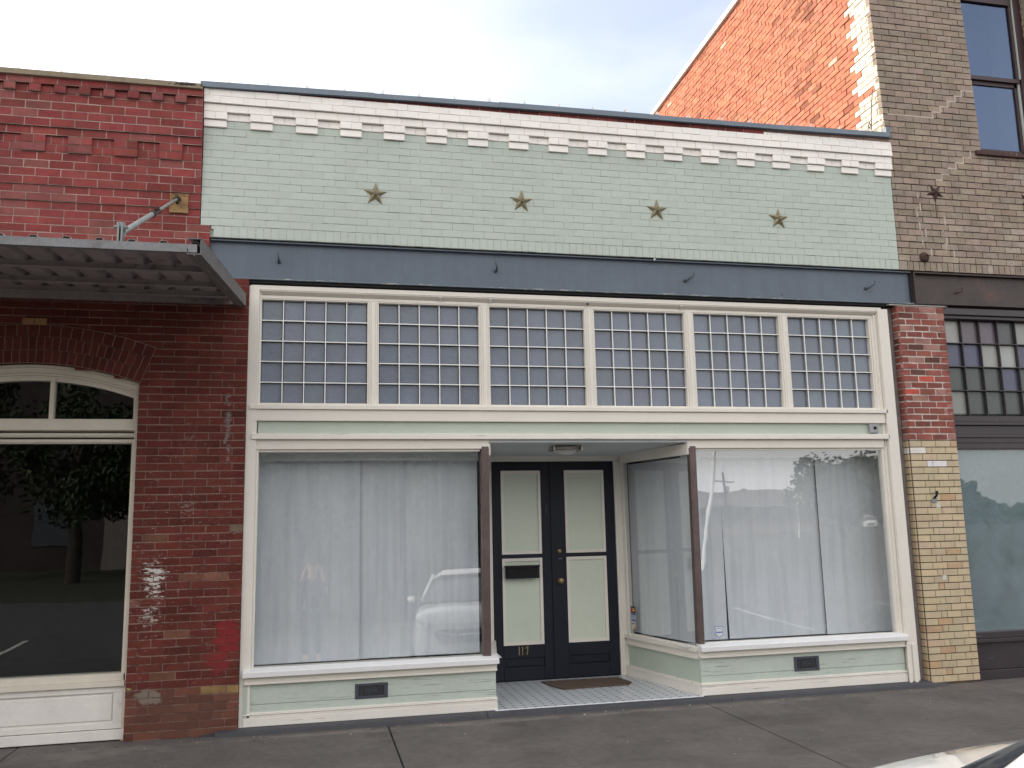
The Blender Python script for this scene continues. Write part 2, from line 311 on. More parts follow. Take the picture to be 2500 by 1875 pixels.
for M_ in (M_red, M_redmor):
    patch(M_, (-.55, -.1, .18), (.75, 3, .42), (.115, .062, .046), .47, .30, (6, 6, 9), .55, .16)
    patch(M_, (-.86, -.1, .36), (.20, 3, .13), (.21, .17, .14), .46, .35, (8, 8, 10), .9, .06)
    patch(M_, (-.22, -.1, .84), (.20, 3, .30), (.24, .026, .032), .46, .30, (9, 9, 16), .75, .05)
    patch(M_, (-.30, -.1, .62), (.18, 3, .22), (.22, .028, .032), .48, .30, (12, 12, 22), .7, .06)
    patch(M_, (-1.02, -.1, .43), (.08, 3, .07), (.42, .36, .12), .70, .3, (30, 30, 40))
    patch(M_, (-.27, -.1, 2.75), (.11, 3, 1.0), (.20, .185, .18), .66, .26, (16, 16, 19), .8)
    patch(M_, (-.6, -.1, 2.62), (.6, 3, .3), (.27, .22, .19), .74, .26, (13, 13, 24), .7, .08)
    patch(M_, (-.6, -.1, 2.0), (.55, 3, .9), (.33, .27, .25), .76, .24, (26, 26, 52), .8, .06)
patch(M_red, (-.86, -.1, 1.36), (.36, 3, .52), (.60, .58, .54), .645, .21, (15, 15, 50), .95, .04)
patch(M_red, (-.88, -.1, 1.05), (.42, 3, .55), (.45, .43, .40), .68, .20, (24, 24, 52), .85, .05)
patch(M_red, (-1.0, -.2, 5.55), (1.1, 3, .12), (.045, .028, .026), .80, .28, (5, 5, 16), .7, .12)
patch(M_red, (-1.6, -.2, 5.85), (2.2, 3, .30), (.27, .125, .12), .66, .2, (4, 4, 9), .55, .25)
patch(M_red, (-.62, -.2, 5.9), (.25, 3, .12), (.06, .04, .035), .76, .26, (14, 14, 20), .8, .08)
patch(M_coping, (-.75, -.2, 5.98), (.40, 3, .06), (.02, .017, .014), .62, .28, (30, 30, 30), .95, .05)
patch(M_tan, (8.8, -.1, 5.72), (.75, 3, .30), (.40, .355, .32), .62, .25, (7, 7, 14), .6, .15)
patch(M_sage, (3.2, -.1, 5.62), (6.0, 3, .45), (.40, .44, .395), .52, .14, (1.2, 1.2, 2.2), .5, .3)
for x_ in (4.051, 5.485): patch(M_sage, (x_+.03, -.1, 4.80), (.16, 3, .32), (.62, .65, .61), .60, .22, (2, 2, 3), .5, .25)
patch(M_sagew, (1.9, 0, .22), (.7, 3, .10), (.16, .17, .15), .80, .26, (8, 8, 60), .9, .04)
patch(M_sagew, (5.9, 0, .20), (.8, 3, .08), (.20, .21, .185), .80, .26, (8, 8, 60), .9, .04)
patch(M_walk, (2.5, -.33, 0), (9, .16, 1), (.24, .215, .195), .50, .2, (3, 8, 1), .6, .2)
patch(M_walk, (1.0, -1.5, 0), (.8, .35, 1), (.22, .20, .185), .62, .2, (3, 9, 1), .6, .15)
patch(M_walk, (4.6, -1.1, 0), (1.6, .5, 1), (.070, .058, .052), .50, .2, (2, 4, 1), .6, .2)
patch(M_walk, (-1.2, -.5, 0), (1.1, .5, 1), (.23, .205, .185), .48, .2, (4, 6, 1), .55, .2)
patch(M_side, (6.9, 1.5, 9.0), (3, 1.0, 2.2), (.30, .12, .09), .76, .24, (2, 9, 24), .7, .08)
patch(M_side, (6.9, 3.0, 6.0), (3, 1.2, .7), (.70, .50, .40), .76, .24, (2, 9, 24), .7, .1)
# ------------------------------------------------------------------ brickwork
def vary(c, a=.12, h=.04):
    k = 1+random.uniform(-a, a); return tuple(max(0, x*k*(1+random.uniform(-h, h))) for x in c)
def bricks(mb, rows, xint, y, tint, L=.213, J=.009, H=.009, off=0.0, depth=.07, jy=.0015, j=.0008, mort=.006, swap=None, mi=0, mm=1, offs=None):
    """rows: [(z0,z1)]; xint(z)->[(xa,xb)]; swap maps local (x,y,z) onto another plane."""
    v0 = len(mb.v)
    for r, (z0, z1) in enumerate(rows):
        zc = (z0+z1)/2
        o = off+(offs(r) if offs else (L/2 if r % 2 else 0)); yr = y(zc) if callable(y) else y
        for xa, xb in xint(zc):
            mb.col = (1, 1, 1)
            ns_ = max(1, int((xb-xa)/.5)) if swap else 1
            for i_ in range(ns_):
                ma, mb_ = xa+(xb-xa)*i_/ns_, xa+(xb-xa)*(i_+1)/ns_
                mb.face([(ma, yr+mort, z0), (mb_, yr+mort, z0), (mb_, yr+mort, z1), (ma, yr+mort, z1)], mm)
            k = math.floor((xa-o)/L); edges = [xa]
            x = o+(k+1)*L
            while x < xb-.03:
                if x > xa+.03: edges.append(x+random.uniform(-.004, .004))
                x += L
            edges.append(xb)
            for a, b in zip(edges, edges[1:]):
                mb.col = tint((a+b)/2, zc)
                yy = yr+random.uniform(-jy, jy)
                dz = random.uniform(-.0012, .0012)
                mb.box(a+(J/2 if a > xa else 0), b-(J/2 if b < xb else 0), yy, yr+depth, z0+H/2+dz, z1-H/2+dz, mi, j, back=False)
    mb.col = (1, 1, 1)
    if swap:
        for i in range(v0, len(mb.v)): mb.v[i] = swap(*mb.v[i])
def rowset(z0, z1, h):
    n = max(1, round((z1-z0)/h)); d = (z1-z0)/n; return [(z0+i*d, z0+(i+1)*d) for i in range(n)]
F = -.10

# =================================================================== GROUND
g = MB()
for i in range(12):
    x0 = 1.19+(i-5)*3.085
    for (ya, yb) in ((-1.95, 0.45), (-3.55, -1.962)):
        g.box(x0+.006, x0+3.079, ya, yb, -.20, 0)
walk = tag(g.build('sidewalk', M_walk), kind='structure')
bevel(walk, .008, 2)
g = MB(); g.box(-22, 24, -3.56, .46, -.24, -.018); tag(g.build('ground', M_dark), kind='structure')
g = MB()
for i in range(14): g.box(-20+i*3+.005, -17+i*3-.005, -3.72, -3.565, -.3, 0.0)
tag(bevel(g.build('kerb', M_kerb), .02, 3), kind='structure')
def road_z(y): return -.13+.17*min(1, (-3.7-y)/5.3) if y < -3.7 else -.13
g = MB(); ys = [-3.7, -5, -6.5, -8, -9, -12, -16]
for a, b in zip(ys, ys[1:]): g.face([(-80, b, road_z(b)), (90, b, road_z(b)), (90, a, road_z(a)), (-80, a, road_z(a))])
tag(g.build('road', M_road), kind='structure')
g = MB(); g.face([(-250, -250, .02), (250, -250, .02), (250, -16, .035), (-250, -16, .035)]); g.face([(-250, .4, -.26), (250, .4, -.26), (250, 250, -.26), (-250, 250, -.26)])
tag(g.build('terrain', M_grass), kind='structure')
g = MB()
for x in (-1, -4.2, -7.4, 5.4, 8.6, 11.8): g.face([(x, -8, road_z(-8)+.004), (x+.1, -8, road_z(-8)+.004), (x+.1, -6.5, road_z(-6.5)+.004), (x, -6.5, road_z(-6.5)+.004)])
for x in (-1, -4.2, -7.4, 5.4, 8.6, 11.8): g.face([(x, -6.5, road_z(-6.5)+.004), (x+.1, -6.5, road_z(-6.5)+.004), (x+.1, -5, road_z(-5)+.004), (x, -5, road_z(-5)+.004)])
tag(g.build('parking_line', M_paint), kind='structure')
g = MB(); M_grit = mat('pale_grit', attr=True, rough=.9, var=.1)
for _ in range(240):
    x, y = random.uniform(-2.6, 8), (random.uniform(-2.8, -.3) if random.random() < .45 else -.23-abs(random.gauss(0, .05)))
    r_ = random.uniform(.002, .006)*(1.5 if random.random() < .1 else 1); g.col = random.choice([(.5, .47, .42), (.35, .3, .25), (.09, .06, .04), (.2, .14, .07)])
    P_ = [(x+r_*random.uniform(.6, 1.5)*math.cos(a), y+r_*random.uniform(.6, 1.5)*math.sin(a), .0006) for a in (0, 1.2, 2.5, 3.8, 5.1)]
    g.prism(P_, (0, 0, r_*.6))
tag(g.build('grit', M_grit), 'scattered pale grit and leaf crumbs lying on the pavement', 'grit', kind='stuff')

# =================================================================== MIDDLE STOREFRONT
B = thing('storefront_building', 'one storey storefront of pale green painted brick with white cornice and cream shop windows', 'building', (3.2, 0, 0))
sage = (.485, .545, .49); wht = (.93, .89, .85)
XL, XR = -.575, 6.955
CH = .0755
mb = MB()
def tsage(x, z): return vary(sage, .022, .006)
bricks(mb, rowset(4.64, 5.70, CH), lambda z: [(XL, XR)], F, tsage, off=.03, jy=.0014, mort=.0028, H=.0045, J=.003, j=.0010)
bricks(mb, [(4.525, 4.64)], lambda z: [(XL+.12, XR)], F, tsage, L=.073, J=.004, jy=.0015, mort=.003)
bricks(mb, [(4.60, 4.64)], lambda z: [(XL+.10, XL+.12)], F, tsage)
mb.box(XL, XR, F+.02, .25, 4.53, 5.98, 1)
mb.build('parapet_wall', [M_sage, M_sagemor], B)
mb = MB(); twh = lambda x, z: vary(wht, .03, .008)
# white cornice: dentils, ledge courses
Z = [5.622, 5.70, 5.776, 5.855, 5.927, 5.998]
for i in range(18):
    a = XL+.002+i*.4305; b = a+.208
    if b > XR: b = XR
    bricks(mb, [(Z[0]+.004, Z[1])], lambda z: [(a, b)], F-.022, twh, off=a+.3, depth=.03, L=.5)
    bricks(mb, [(Z[1], Z[2])], lambda z: [(a-.002, b+.004)], F-.042, twh, off=a+.104, depth=.05, L=.4, J=.006)
    if i < 17: bricks(mb, [(Z[1]+.002, Z[2])], lambda z: [(b+.004, a+.4285)], F-.008, twh, off=b+.11, depth=.012, L=.5, J=.006)
bricks(mb, [(Z[2], Z[3])], lambda z: [(XL, XR)], F-.042, twh, off=.05, depth=.05, J=.006, H=.006)
bricks(mb, [(Z[3], Z[4]), (Z[4], Z[5])], lambda z: [(XL, XR)], F-.066, twh, off=.0, depth=.08, J=.006, H=.006, jy=.003)
bricks(mb, [(Z[5], 6.03)], lambda z: [(5.35, XR)], F-.055, twh, off=.0, depth=.08, J=.006, H=.006, L=.11)
mb.build('cornice', [M_whiteb, M_whitemor], B)
mb = MB()
bricks(mb, [(Z[5], 6.065)], lambda z: [(XL, 5.35)], F-.052, lambda x, z: vary((.20, .055, .05), .25), off=.0, depth=.08, L=.213)
bricks(mb, [(6.03, 6.075)], lambda z: [(5.35, XR)], F-.052, lambda x, z: vary((.30, .2, .17), .25), off=.0, depth=.08, L=.213)
mb.build('bare_brick_course', [M_red, M_redmor2], B)
# metal coping, in lengths, climbing slightly to the right
mb = MB(); seg = [-.59, 1.05, 2.35, 4.1, 5.7, 6.93]
zc = lambda x: 6.0+.0105*(x+.57)+.008*math.sin(x*.8)
for k, (a, b) in enumerate(zip(seg, seg[1:])):
    e = .0 if k % 2 else .004; n = 6
    for q in range(n):
        xa = a+(b-a)*q/n-(.02 if q == 0 else 0); xb = a+(b-a)*(q+1)/n
        za, zb = zc(xa), zc(xb)
        mb.hexa([(xa, -.195-e, za), (xb, -.195-e, zb), (xb, .29+e, zb), (xa, .29+e, za), (xa, -.185-e, za+.056+e), (xb, -.185-e, zb+.056+e), (xb, .28, zb+.06+e), (xa, .28, za+.06+e)])
mb.box(6.90, 6.955, -.17, -.11, 6.07, 6.21)
mb.build('coping', M_copmet, B)
mb = MB(); mb.box(XL, 6.97, .22, 14, 5.45, 5.55); mb.build('roof', M_roof, B)
mb = MB(); mb.box(XL, -.13, .24, 14, -.2, 5.45); mb.build('party_wall', M_void, B); mb = MB(); mb.box(6.93, 6.96, .15, 14, -.2, 5.45); mb.build('party_wall', M_void, B)
# steel beam: channel with recessed web
mb = MB()
mb.box(-.56, 7.11, F+.065, .1, 4.135, 4.508, 0)
mb.box(-.48, 7.115, F+.022, F+.066, 4.502, 4.5135, 0)
mb.box(-.56, 7.115, F+.002, F+.064, 4.128, 4.142, 1)
mb.box(-.56, 7.11, F+.03, .15, 4.10, 4.127, 2)
beam = mb.build('steel_beam', [M_blue, M_bluechip, M_dark], B)
for i, (x, z, k) in enumerate([(.121, 4.347, 0), (2.262, 4.348, 0), (4.368, 4.337, 1), (6.554, 4.335, 1)]):
    x += .03; h = MB(); y = F+.066
    if k == 0: pts = [(x, y+.01, z-.02), (x, y-.06, z-.025), (x-.004, y-.085, z-.005), (x-.008, y-.08, z+.03), (x-.012, y-.07, z+.05)]
    else: pts = [(x-.035, y+.01, z-.03), (x-.02, y-.05, z-.035), (x+.005, y-.06, z-.01), (x+.025, y-.06, z-.005), (x+.045, y-.065, z+.02), (x+.05, y-.06, z+.045)]
    h.tube(pts, .009, 8); h.lathe([(.0, -.014), (.018, -.012), (.02, -.0), (.02, .004)], (pts[0][0], y, pts[0][2]), 'Y', 12); h.build('hook', M_slate, beam)
h = MB(); h.lathe([(0, -.02), (.012, -.014), (.014, 0)], (4.0, F+.0, 4.505), 'Y', 10); h.build('bolt', M_frost, beam)

# ---- wooden front: casings
YJ = -.055
def stack(name, bands, xa, xb, m_, extra=None):
    q = MB()
    for z0, z1, y, mi in bands: q.box(xa, xb, y, .06, z0, z1, mi)
    o = q.build(name, m_, B); return bevel(o, .004, 1)
mb = MB()
mb.box(-.118, -.022, YJ-.012, .06, .035, 4.075); mb.box(-.022, -.006, YJ+.02, .06, .035, 4.03)
bevel(tag(mb.build('left_jamb_casing', M_cream, B)), .004)
bpy.data.objects['left_jamb_casing'].name = 'jamb_casing'
mb = MB(); mb.box(6.64, 6.765, YJ-.03, .06, .05, 4.06); mb.box(6.605, 6.638, YJ+.01, .06, .40, 4.0); mb.box(6.765, 6.772, YJ-.012, .06, .05, 4.06)
mb.box(6.625, 6.665, YJ-.045, YJ-.031, .04, .44); mb.box(6.69, 6.735, YJ-.045, YJ-.031, .03, .43)
bevel(mb.build('jamb_casing', M_cream, B), .004)
mb = MB(); mb.box(-.128, -.1185, -.05, .1, .0, 4.1, 0); mb.build('dark_edge_strip', M_slate, B)  # thin dark strip along the outer edge of the left jamb
mb = MB(); mb.box(6.773, 6.872, .0, .12, .0, 4.11); mb.build('cement_strip', M_conc, B)
mb = MB()
mb.box(-.105, 6.70, YJ-.01, .06, 4.035, 4.082); mb.box(-.022, 6.64, YJ+.045, .06, 3.995, 4.033)
mb.hexa([(-.02, YJ-.008, 4.026), (6.638, YJ-.008, 4.026), (6.638, YJ+.05, 3.994), (-.02, YJ+.05, 3.994), (-.02, YJ-.008, 4.034), (6.638, YJ-.008, 4.034), (6.638, YJ+.05, 4.034), (-.02, YJ+.05, 4.034)])
mb.box(-.02, 6.605, YJ+.028, .06, 3.962, 3.993)
head = bevel(mb.build('header_trim', M_cream, B), .004)
for x, mt in ((2.23, M_frost), (4.30, M_frost), (1.72, M_frost)):
    h = MB(); h.lathe([(0, 0), (.022, -.001), (.022, -.012), (.010, -.016), (.012, -.035), (.0, -.045)], (x, YJ+.015, 4.028), 'Z', 12); h.build('insulator', mt, head)
h = MB(); h.tube([(3.26, YJ+.02, 4.03), (3.262, YJ-.0, 4.005), (3.25, YJ-.02, 3.995), (3.24, YJ-.02, 4.01)], .006, 6); h.build('hook', M_black, head)
# ---- six transom windows of glass tiles
PW, PG, Z0, Z1 = 1.0, .111, 2.95, 3.952
for i in range(6):
    x0 = i*(PW+PG); x1 = x0+PW
    fr = MB(); w = .018
    fr.box(x0-w, x0, -.022, .06, Z0-w, Z1+w); fr.box(x1, x1+w, -.022, .06, Z0-w, Z1+w); fr.box(x0, x1, -.022, .06, Z1, Z1+w); fr.box(x0, x1, -.022, .06, Z0-w, Z0)
    fro = bevel(fr.build('transom_window', M_cream, B), .003)
    t = MB()
    for a in range(5):
        for b in range(5):
            xa, za = x0+a*.2, Z0+b*.2004
            t.col = vary((.148, .175, .228), .12, .03); tx, tz = random.uniform(-.0016, .0016), random.uniform(-.0016, .0016)
            t.poly([(xa+.012, .030+tx, za+.012), (xa+.188, .030-tx+tz, za+.012), (xa+.188, .030-tx, za+.188), (xa+.012, .030+tx-tz, za+.188), (xa, .037, za), (xa+.2, .037, za), (xa+.2, .037, za+.2), (xa, .037, za+.2)],
                   [(0, 1, 2, 3), (4, 5, 1, 0), (5, 6, 2, 1), (6, 7, 3, 2), (7, 4, 0, 3)])
    t.build('glass_tiles', M_tile, fro)
    c = MB()
    for a in range(1, 5):
        x = x0+a*.2; z = Z0+a*.2004
        c.box(x-.0044, x+.0044, -.004, .004, Z0, Z1); c.box(x0, x1, -.0052, .0035, z-.0044, z+.0044)
        c.box(x-.0045, x+.0045, .004, .036, Z0, Z1, 1); c.box(x0, x1, .0036, .036, z-.0045, z+.0045, 1)
    c.build('came_bars', [M_came, M_camed], fro)
    if i < 5:
        q = MB(); xm0 = x1+w; xm1 = x1+PG-w; q.box(xm0, xm1, -.03, .06, Z0-.018, 3.961)
        q.prism([(xm0+.014, -.03, Z0-.018), (xm0+.022, -.045, Z0-.018), (xm1-.022, -.045, Z0-.018), (xm1-.014, -.03, Z0-.018)], (0, 0, 1.02)); q.build('mullion', M_cream, B)
mb = MB(); mb.box(6.573, 6.605, -.03, .06, Z0-.018, 3.962); mb.build('mullion', M_cream, B)
mb = MB(); mb.box(-.13, 6.75, .062, .09, 2.655, 4.12); mb.build('backing_board', M_void, B)
# belt courses below the transom
stack('transom_sill', [(2.925, 2.9315, -.045, 0), (2.884, 2.9245, -.085, 0)], -.085, 6.66, M_cream)
stack('apron_board', [(2.782, 2.883, -.062, 0), (2.774, 2.781, -.07, 0)], -.06, 6.635, M_cream)
stack('green_fascia_board', [(2.655, 2.773, -.035, 0)], -.06, 6.638, M_sageb)
stack('drip_moulding', [(2.599, 2.654, -.085, 0)], -.065, 6.655, M_creamw)
stack('window_head_board', [(2.507, 2.598, -.045, 0)], -.06, 2.19, M_cream)
stack('window_head_board', [(2.507, 2.598, -.045, 0)], 4.29, 6.62, M_cream)

# recess geometry
PLx, PRx = 2.145, 4.335    # corner posts at the front plane
DLx, DRx = 2.43, 4.04      # angled glass meets the door wall
YD = 1.30
# ---- display windows (glass with frames)
def pane(name, a, b, z0, z1, m_, parent, th=.006):
    a, b = Vector(a), Vector(b); d = (b-a); n = Vector((-d.y, d.x, 0)).normalized()*th
    q = MB(); q.prism([(a.x, a.y, z0), (b.x, b.y, z0), (b.x, b.y, z1), (a.x, a.y, z1)], n); return q.build(name, m_, parent)
def lerp(a, b, t): return (a[0]+(b[0]-a[0])*t, a[1]+(b[1]-a[1])*t)
# left front
f = MB(); f.box(-.021, .0, -.03, .05, .535, 2.506); f.box(.0, 2.10, -.02, .05, 2.486, 2.506); f.box(.0, 2.10, -.02, .05, .533, .545)
fo = f.build('display_window', M_cream, B); q = MB(); q.prism([(0, -.026, .54), (2.11, -.026, .54), (2.11, .05, 2.492), (0, .05, 2.492)], (0, .005, 0)); q.build('window_glass', M_glass, fo)
f = MB(); f.box(6.575, 6.604, -.03, .05, .535, 2.506); f.box(4.37, 6.575, -.02, .05, 2.486, 2.506); f.box(4.37, 6.575, -.02, .05, .533, .545)
fo = f.build('display_window', M_cream, B); pane('window_glass', (4.37, .0), (6.58, .0), .54, 2.49, M_glass, fo)
# angled returns
def angled(p, q, side):
    p, q = Vector((*p, 0)), Vector((*q, 0)); d = (q-p).normalized(); n = Vector((d.y, -d.x, 0))*side   # towards the entry
    def bar(t0, t1, o0, o1, z0, z1, o):
        a = p+d*t0; b = p+d*t1
        o.hexa([tuple(a+n*o0+Vector((0, 0, z0))), tuple(b+n*o0+Vector((0, 0, z0))), tuple(b+n*o1+Vector((0, 0, z0))), tuple(a+n*o1+Vector((0, 0, z0))),
                tuple(a+n*o0+Vector((0, 0, z1))), tuple(b+n*o0+Vector((0, 0, z1))), tuple(b+n*o1+Vector((0, 0, z1))), tuple(a+n*o1+Vector((0, 0, z1)))])
    Ld = (q-p).length
    f = MB(); bar(0, Ld, -.01, .03, 2.445, 2.56, f); bar(Ld-.05, Ld, -.01, .025, .45, 2.445, f); bar(.02, Ld-.05, -.01, .012, .50, .515, f)
    fo = f.build('angled_display_window', M_cream, B)
    q2 = MB(); a = p+d*.03; b = p+d*(Ld-.05); q2.prism([(a.x, a.y, .51), (b.x, b.y, .51), (b.x, b.y, 2.447), (a.x, a.y, 2.447)], n*.006); q2.build('window_glass', M_glass, fo)
    s = MB(); bar(0, Ld, -.02, .06, .465, .505, s); bar(0, Ld, -.02, .03, .40, .463, s); bar(0, Ld, -.02, .045, .392, .412, s); s.build('window_sill', M_cream, B)
    s = MB(); bar(0, Ld, -.02, .012, .06, .398, s); s.build('bulkhead', M_sageb, B)
    s = MB(); bar(0.0, Ld, .0125, .036, .05, .15, s); bar(0, Ld, .0125, .045, .135, .162, s); s.build('skirting', M_creamw, B)
    return p, d, n, Ld
aR = angled((PRx-.02, -.03), (DRx, YD-.02), -1)
aL = angled((PLx+.03, -.03), (DLx, YD-.02), 1)
# bronze corner posts
for (x0, x1, tilt) in ((2.098, 2.176, .012), (4.292, 4.366, .016)):
    q = MB(); q.prism([(x0, -.05, .503), (x1, -.05, .503), (x1+.004, .03, .503), (x0, .03, .503)], (tilt, 0, 2.03)); bevel(q.build('corner_post', M_post, B), .012, 3)
# sills & bulkheads, front
def front_base(xa, xb, zl, zr):
    q = MB(); q.prism([(xa, -.005, .545), (xa, -.12, .524), (xa, -.135, .515), (xa, -.135, .475), (xa, -.005, .472)][::-1], (xb-xa, 0, 0)); q.build('window_sill', M_sill, B)
    q = MB(); q.box(xa+.01, xb-.012, -.075, .0, .405, .471); q.box(xa+.01, xb-.012, -.095, -.0752, .405, .42); q.box(xa+.01, xb-.012, -.088, -.0752, .455, .47); bevel(q.build('sill_moulding', M_cream, B), .003)
    q = MB(); q.box(xa+.012, xb-.02, -.05, .02, .232, .404); q.box(xa+.012, xb-.02, -.0515, .02, .15, .227); q.box(xa+.012, xb-.02, -.04, .02, .226, .233, 0); q.build('bulkhead', M_sagew, B)
    q = MB(); q.box(xa+.005, xb-.01, -.072, .0, .045, .118); q.box(xa+.005, xb-.01, -.067, .0, .1185, .141); q.box(xa+.005, xb-.01, -.075, .0, .1415, .152); q.box(xa+.005, xb-.01, -.064, .0, .1525, .163)
    bevel(q.build('skirting', M_creamw, B), .003)
front_base(-.085, 2.235, 0, 0); front_base(4.29, 6.64, 0, 0)
mb = MB(); mb.box(-.085, -.045, -.07, .0, .03, .471); mb.build('corner_board', M_sageb, B)
# ---- entry recess
mb = MB(); mb.face([(PLx-.02, -.085, .05), (PRx+.02, -.085, .05), (DRx+.05, YD+.02, .05), (DLx-.05, YD+.02, .05)]); mb.build('entry_floor', M_floor, B)
mb = MB(); x = PLx+.05
while x < PRx-.03:
    x2 = min(x+.147, PRx-.03); mb.box(x, x2-.002, -.10, -.086, .022, .0535); x = x2
M_bull = mat('white_bullnose_tile', (.66, .68, .72), rough=.25, var=.05, vscale=8)
bevel(mb.build('floor_edge_tiles', M_bull, B), .004, 2)
mb = MB(); mb.face([(PLx-.02, -.03, 2.575), (DLx-.1, YD, 2.535), (DRx+.1, YD, 2.535), (PRx+.02, -.03, 2.575)]); mb.face([(PLx-.02, -.03, 2.65), (DLx-.1, YD, 2.65), (DRx+.1, YD, 2.65), (PRx+.02, -.03, 2.65)])
mb.box(PLx-.0, PRx, -.04, .06, 2.571, 2.6); mb.build('entry_ceiling', M_soffit, B)
mb = MB(); mb.box(DLx-.2, DRx+.2, YD-.012, YD+.1, 2.475, 2.54); mb.box(3.935, DRx+.06, YD-.02, YD+.1, .05, 2.474); mb.box(DLx-.1, 2.474, YD-.012, YD+.1, .05, 2.474)
mb.box(3.96, 3.99, YD-.032, YD-.0205, .05, 2.474)
bevel(mb.build('door_frame', M_cream, B), .004)
def door(xa, xb, nm, recess_panel):
    q = MB(); y0, y1 = YD, YD+.045; zb, zt = .062, 2.472
    ia, ib = xa+.105, xb-.118
    if nm == 'R': ia, ib = xa+.148, xb-.122
    q.box(xa, ia, y0, y1, zb, zt); q.box(ib, xb, y0, y1, zb, zt); q.box(ia, ib, y0, y1, 2.37, zt); q.box(ia, ib, y0, y1, 1.385, 1.43); q.box(ia, ib, y0, y1, .30, .438)
    q.box(ia, ib, y0, y1, zb, .205); q.box(ia, ib, y0+.014, y1, .205, .30)
    for (z, z2) in ((.215, .29),): q.box(ia+.03, ib-.03, y0+.006, y1-.01, z, z2)
    o = bevel(q.build('door', M_navy, B), .003)
    for z0, z1 in ((.438, 1.385), (1.43, 2.37)):
        p = MB(); w = .033
        p.box(ia+w, ib-w, y0+.012, y1-.008, z0+w, z1-w, 0)
        p.build('door_panel', M_panel, o)
        p = MB(); p.box(ia, ia+w, y0-.004, y1-.006, z0, z1); p.box(ib-w, ib, y0-.004, y1-.006, z0, z1); p.box(ia+w, ib-w, y0-.004, y1-.006, z0, z0+w); p.box(ia+w, ib-w, y0-.004, y1-.006, z1-w, z1)
        p.build('panel_moulding', M_cream, o)
    return o
dl = door(2.478, 3.165, 'L', 0); dr = door(3.185, 3.932, 'R', 0)
q = MB(); q.box(3.158, 3.192, YD-.014, YD-.001, .07, 2.47); q.build('astragal', M_navy, dr)
q = MB(); q.lathe([(.0, -.02), (.02, -.02), (.024, -.012), (.026, 0), (.026, .004)], (3.252, YD, 1.452), 'Y', 20); q.box(3.249, 3.255, YD-.026, YD-.0205, 1.442, 1.462); q.build('deadbolt', M_brass, dr)
q = MB(); q.lathe([(.0, -.062), (.02, -.061), (.03, -.05), (.031, -.04), (.024, -.028), (.012, -.02), (.012, -.008), (.032, -.006), (.034, .001)], (3.252, YD, 1.125), 'Y', 24); q.build('door_knob', M_brass, dr)
q = MB(); q.box(3.238, 3.285, YD-.003, YD, 1.36, 1.375); q.build('small_plate', M_slate, dr)
q = MB()
for dx in (0, .037):   # the two ones
    x = 2.752+dx; q.box(x, x+.010, YD-.006, YD-.0005, .335, .425); q.prism([(x-.006, YD-.006, .408), (x+.001, YD-.006, .408), (x+.010, YD-.006, .425), (x+.002, YD-.006, .425)], (0, .005, 0)); q.box(x-.004, x+.013, YD-.006, YD-.0007, .332, .339)
x = 2.822; q.prism([(x, YD-.006, .402), (x+.004, YD-.006, .394), (x+.040, YD-.006, .420), (x+.038, YD-.006, .430)], (0, .005, 0)); q.prism([(x+.031, YD-.0065, .418), (x+.040, YD-.0065, .422), (x+.028, YD-.0065, .332), (x+.016, YD-.0065, .332)], (0, .005, 0))
q.build('house_number', M_brass, dl)
# plinth kerb of the shop
mb = MB()
pl = [(-.30, 2.10), (2.106, 4.55), (4.556, 6.86)]
for a, b in pl:
    n = 8
    mb.prism([(a, .0, .047), (a, -.185, .040), (a, -.205, .030), (a, -.215, -.03), (a, .0, -.03)][::-1], (b-a, 0, 0))
mb.prism([(-.42, -.10, .018), (-.42, -.20, .012), (-.42, -.22, -.02), (-.42, -.10, -.02)][::-1], (.119, 0, 0))
mb.prism([(6.865, -.10, .024), (6.865, -.19, .012), (6.865, -.21, -.02), (6.865, -.10, -.02)][::-1], (.16, 0, 0))
mb.build('threshold_plinth', M_plinth, B)
# display bays behind the glass
mb = MB()
mb.face([(-.1, .05, .5), (2.3, .05, .5), (2.36, 1.25, .5), (-.1, 1.25, .5)]); mb.face([(-.1, .05, 2.53), (-.1, .6, 2.53), (2.2, .6, 2.53), (2.2, .05, 2.53)])
mb.box(-.1, 2.12, .20, .215, 2.415, 2.54); mb.box(-.12, -.1, .05, 1.25, .5, 2.6); mb.build('display_bay', M_inner, B); mb = MB()
mb.face([(4.2, .05, .5), (6.9, .05, .5), (6.9, 1.25, .5), (4.1, 1.25, .5)]); mb.face([(4.3, .05, 2.53), (4.15, .7, 2.53), (6.9, .7, 2.53), (6.9, .05, 2.53)])
mb.box(4.31, 6.88, .20, .215, 2.425, 2.54); mb.box(6.89, 6.92, .05, 1.25, .5, 2.6)
mb.build('display_bay', M_inner, B)
mb = MB(); mb.box(-.3, 2.36, 1.34, 1.4, .0, 2.7); mb.box(4.11, 6.8, 1.34, 1.4, .0, 2.7); mb.box(2.3, 4.2, YD+.1, YD+.2, 0, 2.7); mb.box(-.3, 6.8, .62, 1.5, 2.7, 2.8)
mb.box(-.3, 6.8, .09, .7, 2.68, 2.75)
mb.build('interior', M_void, B)

